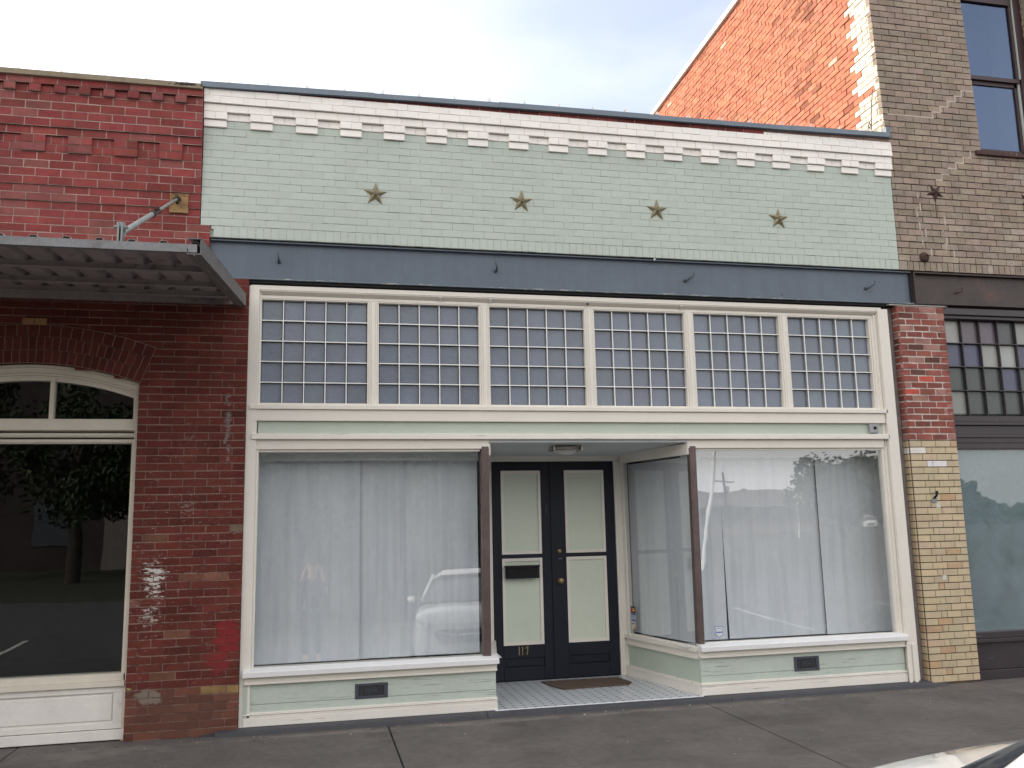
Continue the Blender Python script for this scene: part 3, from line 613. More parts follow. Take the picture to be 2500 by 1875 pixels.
# ---- curtains
def curtain(xa, xb, z0, z1, y, label, seed, along=None, skew=0, amp=.034, lean=0):
    random.seed(seed); q = MB(); nx = int((xb-xa)/.012)+2; nz = 22; ph = [(random.uniform(4, 34), random.uniform(0, 6.3), random.uniform(.4, 1)) for _ in range(5)]+[(random.uniform(40, 85), random.uniform(0, 6.3), random.uniform(.15, .4)) for _ in range(4)]
    V = []
    for k in range(nz+1):
        t = k/nz
        for i in range(nx+1):
            s = i/nx; x = xa+(xb-xa)*s+skew*(1-t)*(1-s)+lean*(1-t)*s
            d = sum(a*math.sin(w*x+p+.5*math.sin(2*t+p)+(.35*math.sin(7*x+p))) for w, p, a in ph)/3.2*(.55+.45*math.sin(3.1*x+seed))
            d *= amp*(.35+.65*(1-abs(2*t-.9)*.35))
            if t > .97: d *= .6
            if along: p, dd, n = along; c = p+dd*x-n*(y+d); V.append((c.x, c.y, z0+(z1-z0)*t))
            else: V.append((x, y+d, z0+(z1-z0)*t+(.006*math.sin(x*28) if k == nz else 0)))
    w = nx+1
    q.poly(V, [(k*w+i, k*w+i+1, (k+1)*w+i+1, (k+1)*w+i) for k in range(nz) for i in range(nx)], 0, True)
    o = q.build('curtain', M_curtain, None, loc=((xa+xb)/2, y, z0) if not along else (4.2, .6, z0)); tag(o, label, 'curtain', 'white voile curtains in the shop windows'); return o
curtain(-.03, .955, .52, 2.424, .32, 'white gathered curtain in the left half of the big left shop window', 3)
curtain(.945, 2.135, .52, 2.436, .345, 'white gathered curtain in the right half of the big left shop window', 4)
curtain(4.34, 4.815, .52, 2.432, .33, 'narrow white curtain strip beside the right bronze corner post', 5, lean=-.012, amp=.018)
curtain(4.806, 5.965, .52, 2.436, .335, 'wide white curtain in the middle of the right shop window', 6, skew=.022, lean=0, amp=.016)
curtain(5.955, 6.87, .52, 2.43, .30, 'smooth pale curtain at the right end of the right shop window', 8, amp=.012)
p_, d_, n_, L_ = aR
curtain(.06, L_-.01, .52, 2.43, .075, 'white curtain behind the angled glass right of the front door', 9, along=(p_, d_, n_), amp=.018)
p_, d_, n_, L_ = aL
curtain(.06, L_-.01, .52, 2.43, .075, 'white curtain behind the angled glass left of the front door, seen edge on', 10, along=(p_, d_, n_), amp=.022)
random.seed(21)

# ---- stars
def star(x, z, y, r, rot, name, label, m_, group, hub=True):
    t = MB(); o = []
    for k in range(10):
        a = R(90+36*k)+rot; rr = r if k % 2 == 0 else r*.40; o.append((x+rr*math.cos(a), y, z+rr*math.sin(a)))
    apex = (x, y-r*.27, z); base = [(a, b+.012, c) for a, b, c in o]
    for k in range(10): t.face([apex, o[(k+1) % 10], o[k]][::-1]); t.face([o[k], o[(k+1) % 10], base[(k+1) % 10], base[k]])
    ob = t.build(name, m_, None, loc=(x, y, z)); tag(ob, label, 'wall star', group)
    if hub:
        h = MB(); h.box(x-r*.13, x+r*.13, y-r*.36, y-r*.16, z-r*.10, z+r*.16); h.lathe([(0, -r*.42), (r*.06, -r*.41), (r*.06, -r*.35)], (x, y, z+.01), 'Y', 10)
        ho = h.build('anchor_nut', m_, ob)
    return ob
for x, z, lb in ((1.068, 5.045, 'brass coloured five point star, leftmost on the pale green brick'), (2.563, 5.062, 'brass coloured five point star, second from the left on the pale green brick'),
                 (4.051, 5.055, 'brass coloured five point star, third from the left on the pale green brick'), (5.485, 5.04, 'brass coloured five point star, rightmost on the pale green brick')):
    star(x, z, F-.004, .123, R(-2), 'wall_star', lb, M_gold, 'brass stars on the pale green wall')

# ---- bulbs along the roof line
tb = MB(); tb.lathe([(.018, -.03), (.02, .0), (.017, .006), (.026, .02), (.027, .04), (.016, .075), (.0, .09)], (0, 0, 0), 'Z', 10)
b0 = None
BN = ['first', 'second', 'third', 'fourth', 'fifth', 'sixth', 'seventh', 'eighth', 'ninth', 'tenth', 'eleventh', 'twelfth', 'thirteenth', 'fourteenth', 'fifteenth', 'sixteenth', 'seventeenth', 'eighteenth', 'nineteenth', 'twentieth', 'twenty first']
def bulb(x, z, y, label, group):
    global b0
    if b0 is None: b0 = tb.build('light_bulb', M_bulb, None, loc=(0, 0, 0)); o = b0
    else: o = b0.copy(); C.objects.link(o)
    o.location = (x, y, z+.02); o.scale = (.72,)*3; o.rotation_euler = (random.uniform(-.2, .2), random.uniform(-.25, .35), 0); tag(o, label, 'light bulb', group)
for i in range(5): bulb(-2.22+.372*i, 6.012-.0*i, -.14, 'small milky bulb on the mossy red building coping, %s from the left' % BN[i], 'bulbs on the coping of the red brick building')
for i in range(20):
    x = -.35+.372*i; bulb(x, zc(x)+.06, -.10, 'small milky bulb on the grey metal coping, %s from the left' % BN[i], 'bulbs on the coping of the pale green shop')

# ---- porch light, letterbox, mat, vents, alarm box, stickers
t = thing('porch_light', 'oval frosted ceiling lamp with nickel rails over the shop entrance', 'ceiling lamp', (3.07, .3, 2.56))
q = MB(); V = []; nU, nV = 24, 6
prof = [(1.0, .0), (.97, -.018), (.85, -.042), (.6, -.064), (.3, -.076), (.0, -.08)]
for s_, h in prof:
    for k in range(nU): a = 2*math.pi*k/nU; V.append((3.07+.135*s_*math.cos(a), .3+.085*s_*math.sin(a), 2.545+h))
q.poly(V, [(i*nU+k, (i+1)*nU+k, (i+1)*nU+(k+1) % nU, i*nU+(k+1) % nU) for i in range(5) for k in range(nU)], 0, True); q.build('lamp_shade', M_frost, t)
for dz in (.0, -.03):
    q = MB(); pts = [(3.07-.15+.30*k/10, .3-.088-.02*math.sin(math.pi*k/10), 2.545+dz+.004*math.sin(math.pi*k/10)) for k in range(11)]; q.tube(pts, .006, 8); q.build('rail', M_nickel, t)
for x in (-.148, .148): q = MB(); q.box(3.07+x-.006, 3.07+x+.006, .19, .40, 2.508, 2.56); q.build('end_bracket', M_nickel, t)
t = thing('letterbox', 'black metal letterbox screwed to the left door panel', 'letterbox', (2.80, YD, 1.16))
q = MB(); q.box(2.612, 2.99, YD-.085, YD-.005, 1.165, 1.285); bevel(q.build('box', M_black, t), .008, 2)
q = MB(); q.box(2.606, 2.996, YD-.095, YD-.004, 1.286, 1.308); q.prism([(2.72, YD-.096, 1.286), (2.88, YD-.096, 1.286), (2.85, YD-.096, 1.262), (2.75, YD-.096, 1.262)][::-1], (0, -.006, 0)); bevel(q.build('lid', M_black, t), .006, 2)
q = MB(); V = [(2.955, 1.14), (3.02, .80), (3.07, .66), (3.80, .69), (3.875, .80), (3.83, 1.12)]
q.prism([(a, b, .054) for a, b in V], (0, 0, .012)); tag(q.build('doormat', M_mat, None, loc=(3.4, .9, .054)), 'worn brown coir doormat on the mosaic tiles before the doors', 'doormat')
def vent(xa, xb, z0, z1, label):
    t = thing('vent_grille', label, 'vent', ((xa+xb)/2, -.05, z0), 'slate coloured vents in the bulkheads')
    y = -.0525; w = .032; q = MB(); q.box(xa, xa+w, y-.008, y, z0, z1); q.box(xb-w, xb, y-.008, y, z0, z1); q.box(xa+w, xb-w, y-.008, y, z0, z0+.024); q.box(xa+w, xb-w, y-.008, y, z1-.024, z1)
    bevel(q.build('frame', M_slate, t), .003)
    q = MB(); q.box(xa+w, xb-w, y-.001, y+.0, z0+.024, z1-.024); q.build('dark_backing', M_void, t)  # flat dark sheet stands for the shaded hole behind the lattice
    q = MB(); a, b, c, d = xa+w, xb-w, z0+.024, z1-.024; cw = (b-a)/4; hh = (d-c)
    for k in range(4):
        cx = a+cw*(k+.5)
        if k in (1, 2):
            for an in range(0, 180, 45):
                v = Vector((math.cos(R(an)), 0, math.sin(R(an)))); rr = min(cw, hh)*.62; q.tube([(cx-v.x*rr, y-.004, (c+d)/2-v.z*rr), (cx+v.x*rr, y-.004, (c+d)/2+v.z*rr)], .0028, 5)
            q.tube([(cx+.3*cw*math.cos(R(s)), y-.004, (c+d)/2+.3*hh*math.sin(R(s))) for s in range(0, 361, 30)], .0025, 5)
        else:
            for j in range(4): q.tube([(cx-.25*cw, y-.004, c+hh*(j+.2)/4), (cx+.2*cw, y-.004, c+hh*(j+.75)/4), (cx-.2*cw, y-.004, c+hh*(j+.95)/4)], .0028, 5)
    for k in range(5): q.tube([(a+cw*k, y-.004, c), (a+cw*k, y-.004, d)], .003, 5)
    q.build('lattice', M_slate, t)
vent(.90, 1.198, .222, .356, 'slate coloured lattice vent in the bulkhead under the left shop window')
vent(5.33, 5.615, .218, .362, 'slate coloured lattice vent in the bulkhead under the right shop window')
t = thing('alarm_box', 'small grey box with a black button at the right end of the green fascia board', 'alarm box', (6.47, -.04, 2.67))
q = MB(); q.box(6.425, 6.53, -.075, -.036, 2.668, 2.768); bevel(q.build('case', M_greyplast, t), .004, 2)
q = MB(); q.lathe([(0, -.018), (.012, -.016), (.016, -.006), (.018, .001)], (6.487, -.075, 2.722), 'Y', 14); q.build('button', M_black, t)

def text(name, s, size, loc, rotz, m_, parent, ext=.0006, align='CENTER'):
    cu = bpy.data.curves.new(name, 'FONT'); cu.body = s; cu.size = size; cu.extrude = ext; cu.align_x = align; cu.align_y = 'CENTER'
    o = bpy.data.objects.new(name, cu); C.objects.link(o); o.rotation_euler = (R(90), 0, rotz); o.location = Vector(loc)-org(parent)
    dg = bpy.context.evaluated_depsgraph_get(); me = bpy.data.meshes.new_from_object(o.evaluated_get(dg)); me.name = name; me.materials.clear(); me.materials.append(m_)
    n = bpy.data.objects.new(name, me); C.objects.link(n); n.rotation_euler = o.rotation_euler; n.location = o.location; n.parent = parent
    bpy.data.objects.remove(o); return n
flat = lambda n, c: mat(n, c, rough=.5, var=.0)
M_bk, M_wh, M_rd, M_or, M_vb = flat('sticker_black', (.03, .025, .04)), flat('sticker_white', (.62, .62, .6)), flat('sticker_red', (.45, .03, .03)), flat('sticker_orange', (.7, .3, .05)), flat('sticker_blue', (.03, .12, .42))
p_, d_, n_, L_ = aR; rz = math.atan2(d_.y, d_.x)+math.pi
c0 = p_+d_*(L_-.125)+n_*.0085
st = thing('card_sticker', 'column of three payment card stickers in the lower left corner of the angled glass', 'sticker', (c0.x, c0.y, .55), None)
def ap(u, z, o=0): c = c0+(-d_)*u+n_*o; return (c.x, c.y, z)
def plate(nm, u0, u1, z0, z1, m_, o=0, parent=st):
    q = MB(); a, b = ap(u0, z0, o), ap(u1, z0, o); q.prism([a, b, (b[0], b[1], z1), (a[0], a[1], z1)], n_*.0008); return q.build(nm, m_, parent)
c1 = plate('card_mark', -.045, .045, .742, .815, M_bk)
for du, m_ in ((-.015, M_rd), (.015, M_or)):
    q = MB(); cc = [Vector(ap(du+.022*math.cos(R(a)), .778+.022*math.sin(R(a)), .0015 if du < 0 else .0025)) for a in range(0, 360, 20)]; q.prism(cc, n_*.0006); q.build('disc', m_, c1)
c2 = plate('card_mark', -.045, .045, .66, .735, M_wh)
plate('band', -.045, .045, .72, .735, M_vb, .001, c2); plate('band', -.045, .045, .66, .675, M_vb, .001, c2)
tz = ap(0, .697, .002); text('lettering', 'VISA', .036, tz, rz, M_vb, c2)
c3 = plate('card_mark', -.045, .045, .57, .652, M_wh); tz = ap(0, .625, .002); text('lettering', 'DISCOVER', .017, tz, rz, M_bk, c3); plate('band', .0, .045, .575, .60, M_or, .001, c3)
# security shield sticker
st2 = thing('security_sticker', 'blue and white shield shaped security sticker low beside the right bronze post', 'sticker', (4.545, -.008, .55))
sh = [(-.045, .05), (.045, .05), (.05, .035), (.04, .02), (.044, -.03), (.0, -.065), (-.044, -.03), (-.04, .02), (-.05, .035)]
q = MB(); q.prism([(4.545+a, -.0085, .648+b) for a, b in sh], (0, .0006, 0)); q.build('shield_edge', M_vb, st2)
q = MB(); q.prism([(4.545+a*.88, -.0095, .648+b*.9) for a, b in sh], (0, .0006, 0)); q.build('shield_field', M_wh, st2)
q = MB(); q.box(4.512, 4.578, -.0107, -.0101, .633, .645); q.box(4.517, 4.573, -.0107, -.0101, .674, .679); q.build('shield_bar', M_vb, st2)

# =================================================================== RED BUILDING (left)
D_ = thing('red_brick_building', 'old red painted brick building on the left with corbelled parapet and arched shop window', 'building', (-3.2, 0, 0))
red = (.235, .056, .052); red_shaded = (.120, .030, .023)  # lower brick colour darkened to carry the shade of the awning
def tred(x, z):
    c = vary(red, .17, .06)
    if random.random() < .2: c = vary((.25, .085, .078), .12)
    return c
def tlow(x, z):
    c = vary(red_shaded, .2, .06)
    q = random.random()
    if z < 1.75 and x > -1.1:
        if q < .06: c = vary((.17, .075, .05), .2)
        if z < .45: c = vary((.14, .055, .038), .25)
    if abs(z-.405) < .035 and x > -.36: c = (.27, .17, .07)
    if (abs(z-1.05) < .03 or abs(z-.84) < .03) and x > -.26: c = (.07, .05, .035)
    if abs(z-1.76) < .03 and x > -.26: c = (.17, .12, .085)
    return c
XA = -6.2
mb = MB()
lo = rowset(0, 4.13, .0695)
xc, hw, ztop = -1.96, .905, 3.28; rise = .165; Rr = (hw*hw+rise*rise)/(2*rise); zcen = ztop-Rr
def out_x(z, r):   # half width of circle radius r at z
    t = r*r-(z-zcen)**2
    return math.sqrt(t) if t > 0 else 0
def lowint(z):
    h = 0
    if z < ztop-rise: h = hw
    else:
        h = out_x(z, Rr)
    if h <= 0.02: return [(XA, -.12)]
    return [(XA, xc-h), (xc+h, -.12)]
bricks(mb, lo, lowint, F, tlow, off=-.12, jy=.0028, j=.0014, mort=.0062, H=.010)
up1 = rowset(4.13, 4.64, .0725); up2 = rowset(4.64, 4.79, .075)
bricks(mb, up1, lambda z: [(XA, -.49)], F, tred, off=-.49, jy=.002, mort=.003, mm=2)
bricks(mb, up2, lambda z: [(XA, XL-.008)], F, tred, off=-.49, jy=.002, mort=.003, mm=2, offs=lambda r: .1 if r % 2 else 0)
XE = XL-.006
bricks(mb, rowset(4.79, 4.94, .075), lambda z: [(XA, XE)], F-.014, tred, off=.03, jy=.002, mort=.003, mm=2)
bricks(mb, rowset(4.94, 5.255, .0785), lambda z: [(XA, XE)], F-.028, tred, off=.0, jy=.002, mort=.003, mm=2)
zz = [5.255, 5.335, 5.412, 5.487]
def pairs(f): # f: inside pair?
    def g_(z):
        out = []; k = -11
        for i in range(14):
            a = -.963-.398*i; b = a+.205
            if f: out.append((a, b))
            else: out.append((a-.193, a))
        if not f: out.append((-.758, XE))
        return out
    return g_
bricks(mb, [(zz[0], zz[1])], pairs(True), F-.05, tred, off=0, L=.9, depth=.06, mm=2); bricks(mb, [(zz[1], zz[2])], pairs(True), F-.055, tred, off=-.86, L=.199, depth=.06, offs=lambda r: 0, mm=2)
bricks(mb, [(zz[0], zz[1]), (zz[1], zz[2])], pairs(False), F-.032, tred, off=-.86, L=.1, depth=.06, mm=2)
bricks(mb, [(zz[2], zz[3])], lambda z: [(XA, XE)], F-.055, tred, off=.06, mort=.003, mm=2)
bricks(mb, rowset(5.487, 5.813, .0755), lambda z: [(XA, XE)], F-.075, tred, off=.0, jy=.002, mort=.003, mm=2, H=.011)
bricks(mb, [(5.813, 5.885)], lambda z: [(XA, XE)], F-.077, tred, off=.0, L=.1065, jy=.002, mm=2)
def hd(z): return [(-.827-.2125*i, -.827+.098-.2125*i) for i in range(25)]
bricks(mb, [(5.815, 5.886)], hd, F-.108, tred, off=0, L=.9, depth=.05, mm=2)
bricks(mb, [(5.887, 5.952)], lambda z: [(XA, XE)], F-.11, tred, off=.05, mort=.003, mm=2)
mb.box(XA, -.60, F+.01, .25, 4.13, 5.95, 1); mb.box(-1.0, -.135, F+.01, .25, 0, 4.13, 1); mb.box(XA, -2.9, F+.01, .25, 0, 4.13, 1); mb.box(XA, -.50, F+.01, .25, 3.66, 4.64, 1)
mb.build('brick_wall', [M_red, M_redmor, M_redmoru], D_)
# buff bricks above the arch
mb = MB(); mb.col = (1, 1, 1)
for a in (-2.055, -1.953):
    mb.box(a, a+.098, F-.011, F+.03, 3.628, 3.686)
mb.build('buff_bricks', mat('buff_brick', (.33, .19, .085), rough=.85, var=.2, vscale=14), D_)
# arch rings of soldier headers
mb = MB()
am = math.asin(hw/Rr)
for k, (ra, rb, cnt) in enumerate(((Rr, Rr+.118, 29), (Rr+.120, Rr+.238, 31), (Rr+.240, Rr+.348, 23))):
    a1 = am*1.01
    for i in range(cnt):
        t0 = -a1+2*a1*i/cnt+.0017; t1 = -a1+2*a1*(i+1)/cnt-.0017
        P_ = []
        for y in (F-.009, F+.05):
            for (r_, t_) in ((ra+.003, t0), (ra+.003, t1), (rb-.003, t1), (rb-.003, t0)): P_.append((xc+r_*math.sin(t_), y+random.uniform(-.001, .001), zcen+r_*math.cos(t_)))
        mb.col = vary((.115, .030, .024), .18, .05); mb.poly(P_, [(0, 1, 2, 3), (0, 4, 5, 1), (1, 5, 6, 2), (2, 6, 7, 3), (3, 7, 4, 0)][:5], 0)
    mb.col = (1, 1, 1); n = 30
    for i in range(n):
        t0 = -a1+2*a1*i/n; t1 = -a1+2*a1*(i+1)/n
        mb.face([(xc+r_*math.sin(t_), F-.0052, zcen+r_*math.cos(t_)) for r_, t_ in ((ra-.003, t0), (ra-.003, t1), (rb+.003, t1), (rb+.003, t0))], 1)
# skewback fillers
mb.build('brick_arch', [M_red, mat('arch_mortar', (.30, .20, .155), rough=.9, var=.2)], D_)
mb = MB(); mb.prism([(XA, -.24, 5.95), (XA, -.24, 6.0), (XA, -.22, 6.008), (XA, .28, 6.008), (XA, .28, 5.952)], (XL-.01-XA, 0, 0)); mb.build('coping', M_coping, D_)
# arched window: frame, transom bar, mullion, glass
def arc_pts(r, a0, a1, n, y): return [(xc+r*math.sin(a0+(a1-a0)*i/n), y, zcen+r*math.cos(a0+(a1-a0)*i/n)) for i in range(n+1)]
def arc_band(q, r0, r1, y0, y1, lim, n=28):
    for i in range(n):
        ts = [-am+2*am*(i+j)/n for j in (0, 1)]
        P_ = []
        for y in (y0, y1):
            for (r_, t_) in ((r0, ts[0]), (r0, ts[1]), (r1, ts[1]), (r1, ts[0])):
                x = max(-lim, min(lim, r_*math.sin(t_))); P_.append((xc+x, y, zcen+math.sqrt(max(0, r_*r_-x*x))))
        q.poly(P_, [(0, 1, 2, 3), (7, 6, 5, 4), (0, 4, 5, 1), (2, 6, 7, 3)])
Mc2 = mat('cream_window_paint', (.66, .61, .52), rough=.5, var=.05, vscale=4, chips=.68, chip_col=(.3, .25, .2), chip_scale=(2.5, 8, 60))
wf = MB()
arc_band(wf, Rr-.075, Rr-.002, -.02, .12, hw); arc_band(wf, Rr-.095, Rr-.075, .0, .12, hw); arc_band(wf, Rr-.14, Rr-.095, .02, .12, hw); arc_band(wf, Rr-.03, Rr-.004, -.045, -.02, hw)
for sx in (-1, 1):
    a, b = sorted((xc+sx*hw, xc+sx*(hw-.035))); wf.box(a, b, -.03, .12, .0, 3.12)
    a, b = sorted((xc+sx*(hw-.035), xc+sx*(hw-.06))); wf.box(a, b, .005, .12, .4, 3.12)
wf.box(xc-hw+.02, xc+hw-.02, -.01, .12, 2.69, 2.79); wf.box(xc-hw+.02, xc+hw-.02, .01, .12, 2.57, 2.69)
for k in range(4): wf.box(xc-hw+.05, xc+hw-.036, -.004+.004*(k % 2), .0, 2.582+.028*k, 2.596+.028*k)
wf.box(xc-hw+.02, xc+hw-.02, -.03, .12, .50, .56); wf.box(xc-hw+.02, xc+hw-.02, -.05, .12, .455, .499)
wfo = bevel(wf.build('arched_window', Mc2, D_), .003)
q = MB(); q.box(-1.822, -1.788, -.0, .08, 2.79, 3.16); q.build('mullion', Mc2, wfo)
q = MB(); q.box(-2.70, -2.665, -.0, .08, 2.79, 3.10); q.build('mullion', Mc2, wfo)
q = MB(); q.box(xc-hw+.05, xc+hw-.05, .05, .056, .56, 2.58); q.build('window_glass', M_glassd, wfo)
q = MB(); q.box(xc-hw+.05, xc+hw-.05, .05, .056, 2.79, 3.2); q.build('transom_glass', M_glassd, wfo)
q = MB(); q.box(xc-hw+.03, xc+hw-.036, .0, .1, .10, .455); q.box(xc-hw+.03, xc+hw-.036, -.02, .0, .40, .455); q.box(xc+hw-.11, xc+hw-.036, -.02, .0, .15, .40); q.box(xc-hw+.03, xc+hw-.036, -.02, .0, .10, .15)
q.box(xc-hw+.03, xc+hw-.12, -.012, .0, .17, .38); q.box(xc-hw+.0, xc+hw-.0, -.035, .1, .01, .095); bevel(q.build('window_bulkhead', mat('white_bulkhead_paint', (.74, .71, .67), rough=.5, var=.06, vscale=4, stain=.66, stain_col=(.45, .38, .3), stain_scale=5), D_), .004)
q = MB(); q.box(-6, -.7, 4.5, 4.6, 0, 4); q.box(-6, -.7, .3, 4.5, 3.9, 4.0); q.box(-.7, -.62, .26, 4.5, 0, 4); q.box(-6, -.7, .13, 4.5, .02, .1); q.box(-4.0, -3.9, .3, 4.5, 0, 4); q.build('interior', M_void, D_)
q = MB(); q.box(XA, -.6, .26, 14, 5.4, 5.5); q.build('roof', M_roof, D_)
# things dimly seen in the shop: a table
# ---- awning
A = thing('awning', 'flat corrugated metal awning hung over the arched window of the red brick building', 'awning', (-2.5, -1.2, 3.8))
YF, YB, ZF, ZB = -2.35, -.11, 3.695, 3.895
az = lambda y: ZF+(ZB-ZF)*(y-YF)/(YB-YF); ax = lambda y: -.29+(.13)*(y-YF)/(YB-YF)
q = MB(); # ribbed deck
pr = []; x = -5.6
while x < -.4:
    pr += [(x, 0), (x+.115, 0), (x+.135, .035), (x+.175, .035), (x+.195, 0)]; x += .205
pts = []
for (x, h) in pr: pts.append((x, h))
V = []
for y in (YF+.0, -1.6, -.9, YB):
    for x, h in pts: V.append((x, y, az(y)+.022+h))
w = len(pts); q.poly(V, [(j*w+i, j*w+i+1, (j+1)*w+i+1, (j+1)*w+i) for j in range(3) for i in range(w-1)])
de = q.build('corrugated_deck', M_awn, A); sd = de.modifiers.new('s', 'SOLIDIFY'); sd.thickness = .004
q = MB(); q.box(-5.6, -.30, YF-.03, YF-.026, ZF-.028, ZF+.030); q.box(-5.6, -.30, YF-.026, YF+.01, ZF-.028, ZF-.024); q.build('front_fascia', mat('dull_zinc_fascia', (.20, .205, .215), rough=.5, metal=.3, var=.18, vscale=6, stain=.55, stain_col=(.12, .105, .10), stain_scale=5), A)
for y in (-1.62, -.98, -.50):
    q = MB(); z = az(y)+.021; q.box(-5.6, ax(y)-.05, y-.03, y+.03, z-.045, z-.001); q.box(-5.6, ax(y)-.05, y-.045, y-.03, z-.049, z-.043); q.build('purlin', M_awn, A)
q = MB(); q.box(-5.6, ax(-.15)-.03, -.16, -.105, ZB-.03, ZB+.045); q.build('wall_angle', M_awn, A)
# side channel
q = MB()
def skew(x0, x1, z0, z1):
    P_ = [(ax(y)+x, y, az(y)+z) for z in (z0, z1) for (x, y) in ((x0, YF-.03), (x1, YF-.03), (x1, YB), (x0, YB))]
    q.hexa(P_)
skew(-.07, .02, -.04, -.032); skew(.012, .02, -.032, .075); skew(-.07, .02, .07, .078); skew(-.075, -.069, -.04, .0)
skew(-.03, -.022, -.05, -.038); q.build('side_channel', mat('dull_grey_channel', (.15, .135, .135), rough=.55, var=.15, vscale=5), A)
# tie rod with turnbuckle
Pw = Vector((-.785, F-.06, 4.86)); Pd = Vector((-.845, -2.16, 3.845)); md = Pw.lerp(Pd, .46)
dv = (Pd-Pw).normalized()
q = MB(); q.tube([Pw, md-dv*.10], .013, 10); q.tube([md+dv*.10, Pd], .021, 12); tr = q.build('tie_rod', M_rod, A)
q = MB(); sd_ = dv.cross(Vector((0, 0, 1))).normalized()*.022
q.tube([md-dv*.12+sd_, md+dv*.11+sd_], .010, 8); q.tube([md-dv*.12-sd_, md+dv*.11-sd_], .010, 8); q.tube([md-dv*.125, md-dv*.09], .028, 10); q.tube([md+dv*.08, md+dv*.12], .030, 10); q.build('turnbuckle', M_ruststar, tr)
q = MB(); q.box(Pd.x-.012, Pd.x-.0, Pd.y-.04, Pd.y+.03, az(-2.2)+.04, 3.92); q.box(Pd.x+.012, Pd.x+.024, Pd.y-.04, Pd.y+.03, az(-2.2)+.04, 3.92); q.lathe([(.0, -.02), (.035, -.02), (.035, .03), (0, .03)], (Pd.x, Pd.y, 3.895), 'X', 18)
q.lathe([(0, -.04), (.012, -.04), (.012, .05), (0, .05)], (Pd.x, Pd.y, 3.895), 'X', 10); q.build('rod_bracket', M_galv, tr)
q = MB(); q.tube([Pw+Vector((.0, .07, .03)), Pw+Vector((0, -.01, .03)), Pw+Vector((0, -.035, .0)), Pw+Vector((0, -.01, -.03)), Pw+Vector((0, .07, -.03))], .014, 8); q.tube([Pw-Vector((.035, 0, 0)), Pw+Vector((.035, 0, 0))], .018, 8); q.build('eye_bolt', M_ruststar, tr)
q = MB()
n = 9; V = []
for j in range(n):
    for i in range(n):
        u, v = i/(n-1)*2-1, j/(n-1)*2-1; th = math.atan2(v, u); rr = math.hypot(u, v)
        h = -.012-.012*abs(math.cos(4*th))*(1-min(1, rr)) - (.012 if max(abs(u), abs(v)) > .8 else 0)
        V.append((-.772+.083*u, F-.004+h, 4.833+.093*v))
q.poly(V, [(j*n+i, j*n+i+1, (j+1)*n+i+1, (j+1)*n+i) for j in range(n-1) for i in range(n-1)]); q.box(-.857, -.687, F-.013, F+.01, 4.738, 4.928)
q.build('wall_plate', M_ornate, A)

# =================================================================== TAN BUILDING (right)
T = thing('tan_brick_building', 'two storey tan brick building with rusty brown beam and dark trimmed shop front', 'building', (10, 0, 0))
tan = (.325, .262, .212)
def ttan(x, z):
    c = vary(tan, .12, .04)
    if z < 5.2 and random.random() < .3: c = vary((.36, .295, .245), .15)
    return c
XT = 13.4
def lx(z): return 6.962 if z < 5.6 else 6.962-.034*(z-5.6)
WX0, WX1, WZ0, WZ1 = 8.215, 9.13, 6.05, 8.35
def tint_(z):
    a = lx(z); wl = WX0-.035*max(0, z-6.4)
    if WZ0 < z < WZ1: return [(a, wl), (WX1, XT)]
    return [(a, XT)]
mb = MB()
bricks(mb, rowset(4.632, 9.65, .0773), tint_, F, ttan, L=.215, off=.02, jy=.002, j=.0015, mort=.009, H=.011, J=.009)
bricks(mb, [(4.522, 4.632)], lambda z: [(6.962, XT)], F, ttan, L=.076, jy=.002, mort=.008)
# stepped repair joints
def steps(P_, w=.017):
    for (x0, z0), (x1, z1) in zip(P_, P_[1:]):
        yy = F-.0015
        if abs(x1-x0) > abs(z1-z0): mb.box(min(x0, x1)-.004, max(x0, x1)+.004, yy, F+.02, z0-w/2, z0+w/2, 2, .0015)
        else: mb.box(x0-w/2, x0+w/2, yy, F+.02, min(z0, z1)-.005, max(z0, z1)+.005, 2, .0015)
c0_ = 4.632; h_ = 5.018/65
gz = lambda k: c0_+h_*k
P_ = [(7.0, gz(23)), (7.60, gz(23)), (7.60, gz(24)), (7.71, gz(24)), (7.71, gz(25)), (7.82, gz(25)), (7.82, gz(26)), (7.93, gz(26)), (7.93, gz(27)), (8.03, gz(27)), (8.03, gz(28)), (8.19, gz(28))]
steps(P_)
P_ = [(7.56, gz(13)), (7.64, gz(13)), (7.64, gz(14)), (7.74, gz(14)), (7.74, gz(15)), (7.85, gz(15)), (7.85, gz(16)), (7.96, gz(16)), (7.96, gz(17)), (8.07, gz(17)), (8.07, gz(18))]
steps(P_)
for (x, a, b) in ((7.30, 3, 4), (7.28, 5, 6), (7.26, 7, 8), (7.31, 8, 9), (7.29, 10, 10.6), (7.60, 2, 3), (7.585, 4, 5), (7.62, 3, 3.9), (7.62, 6, 7), (7.7, 1, 1.9), (7.4, 1, 2), (7.35, 4, 5), (7.52, 8, 9)): steps([(x, gz(a)), (x, gz(b))], .016)
mb.box(7.0, XT, F+.03, .3, 4.53, 6.0, 1); mb.box(7.0, 8.0, F+.03, .3, 6.0, 9.6, 1); mb.box(WX1+.02, XT, F+.03, .3, 6.0, 9.6, 1)
# right reveal of the window, brick ends
rv = MB()
bricks(mb, rowset(WZ0, WZ1, .0773), lambda z: [(0, .20)], 0, ttan, L=.22, off=.0, mort=.008, H=.011, swap=lambda a, b, c: (WX1+b, F+a, c), offs=lambda r: .0 if r % 2 else .11)
mb.build('front_wall', [M_tan, M_tanmor, M_tanrep], T)
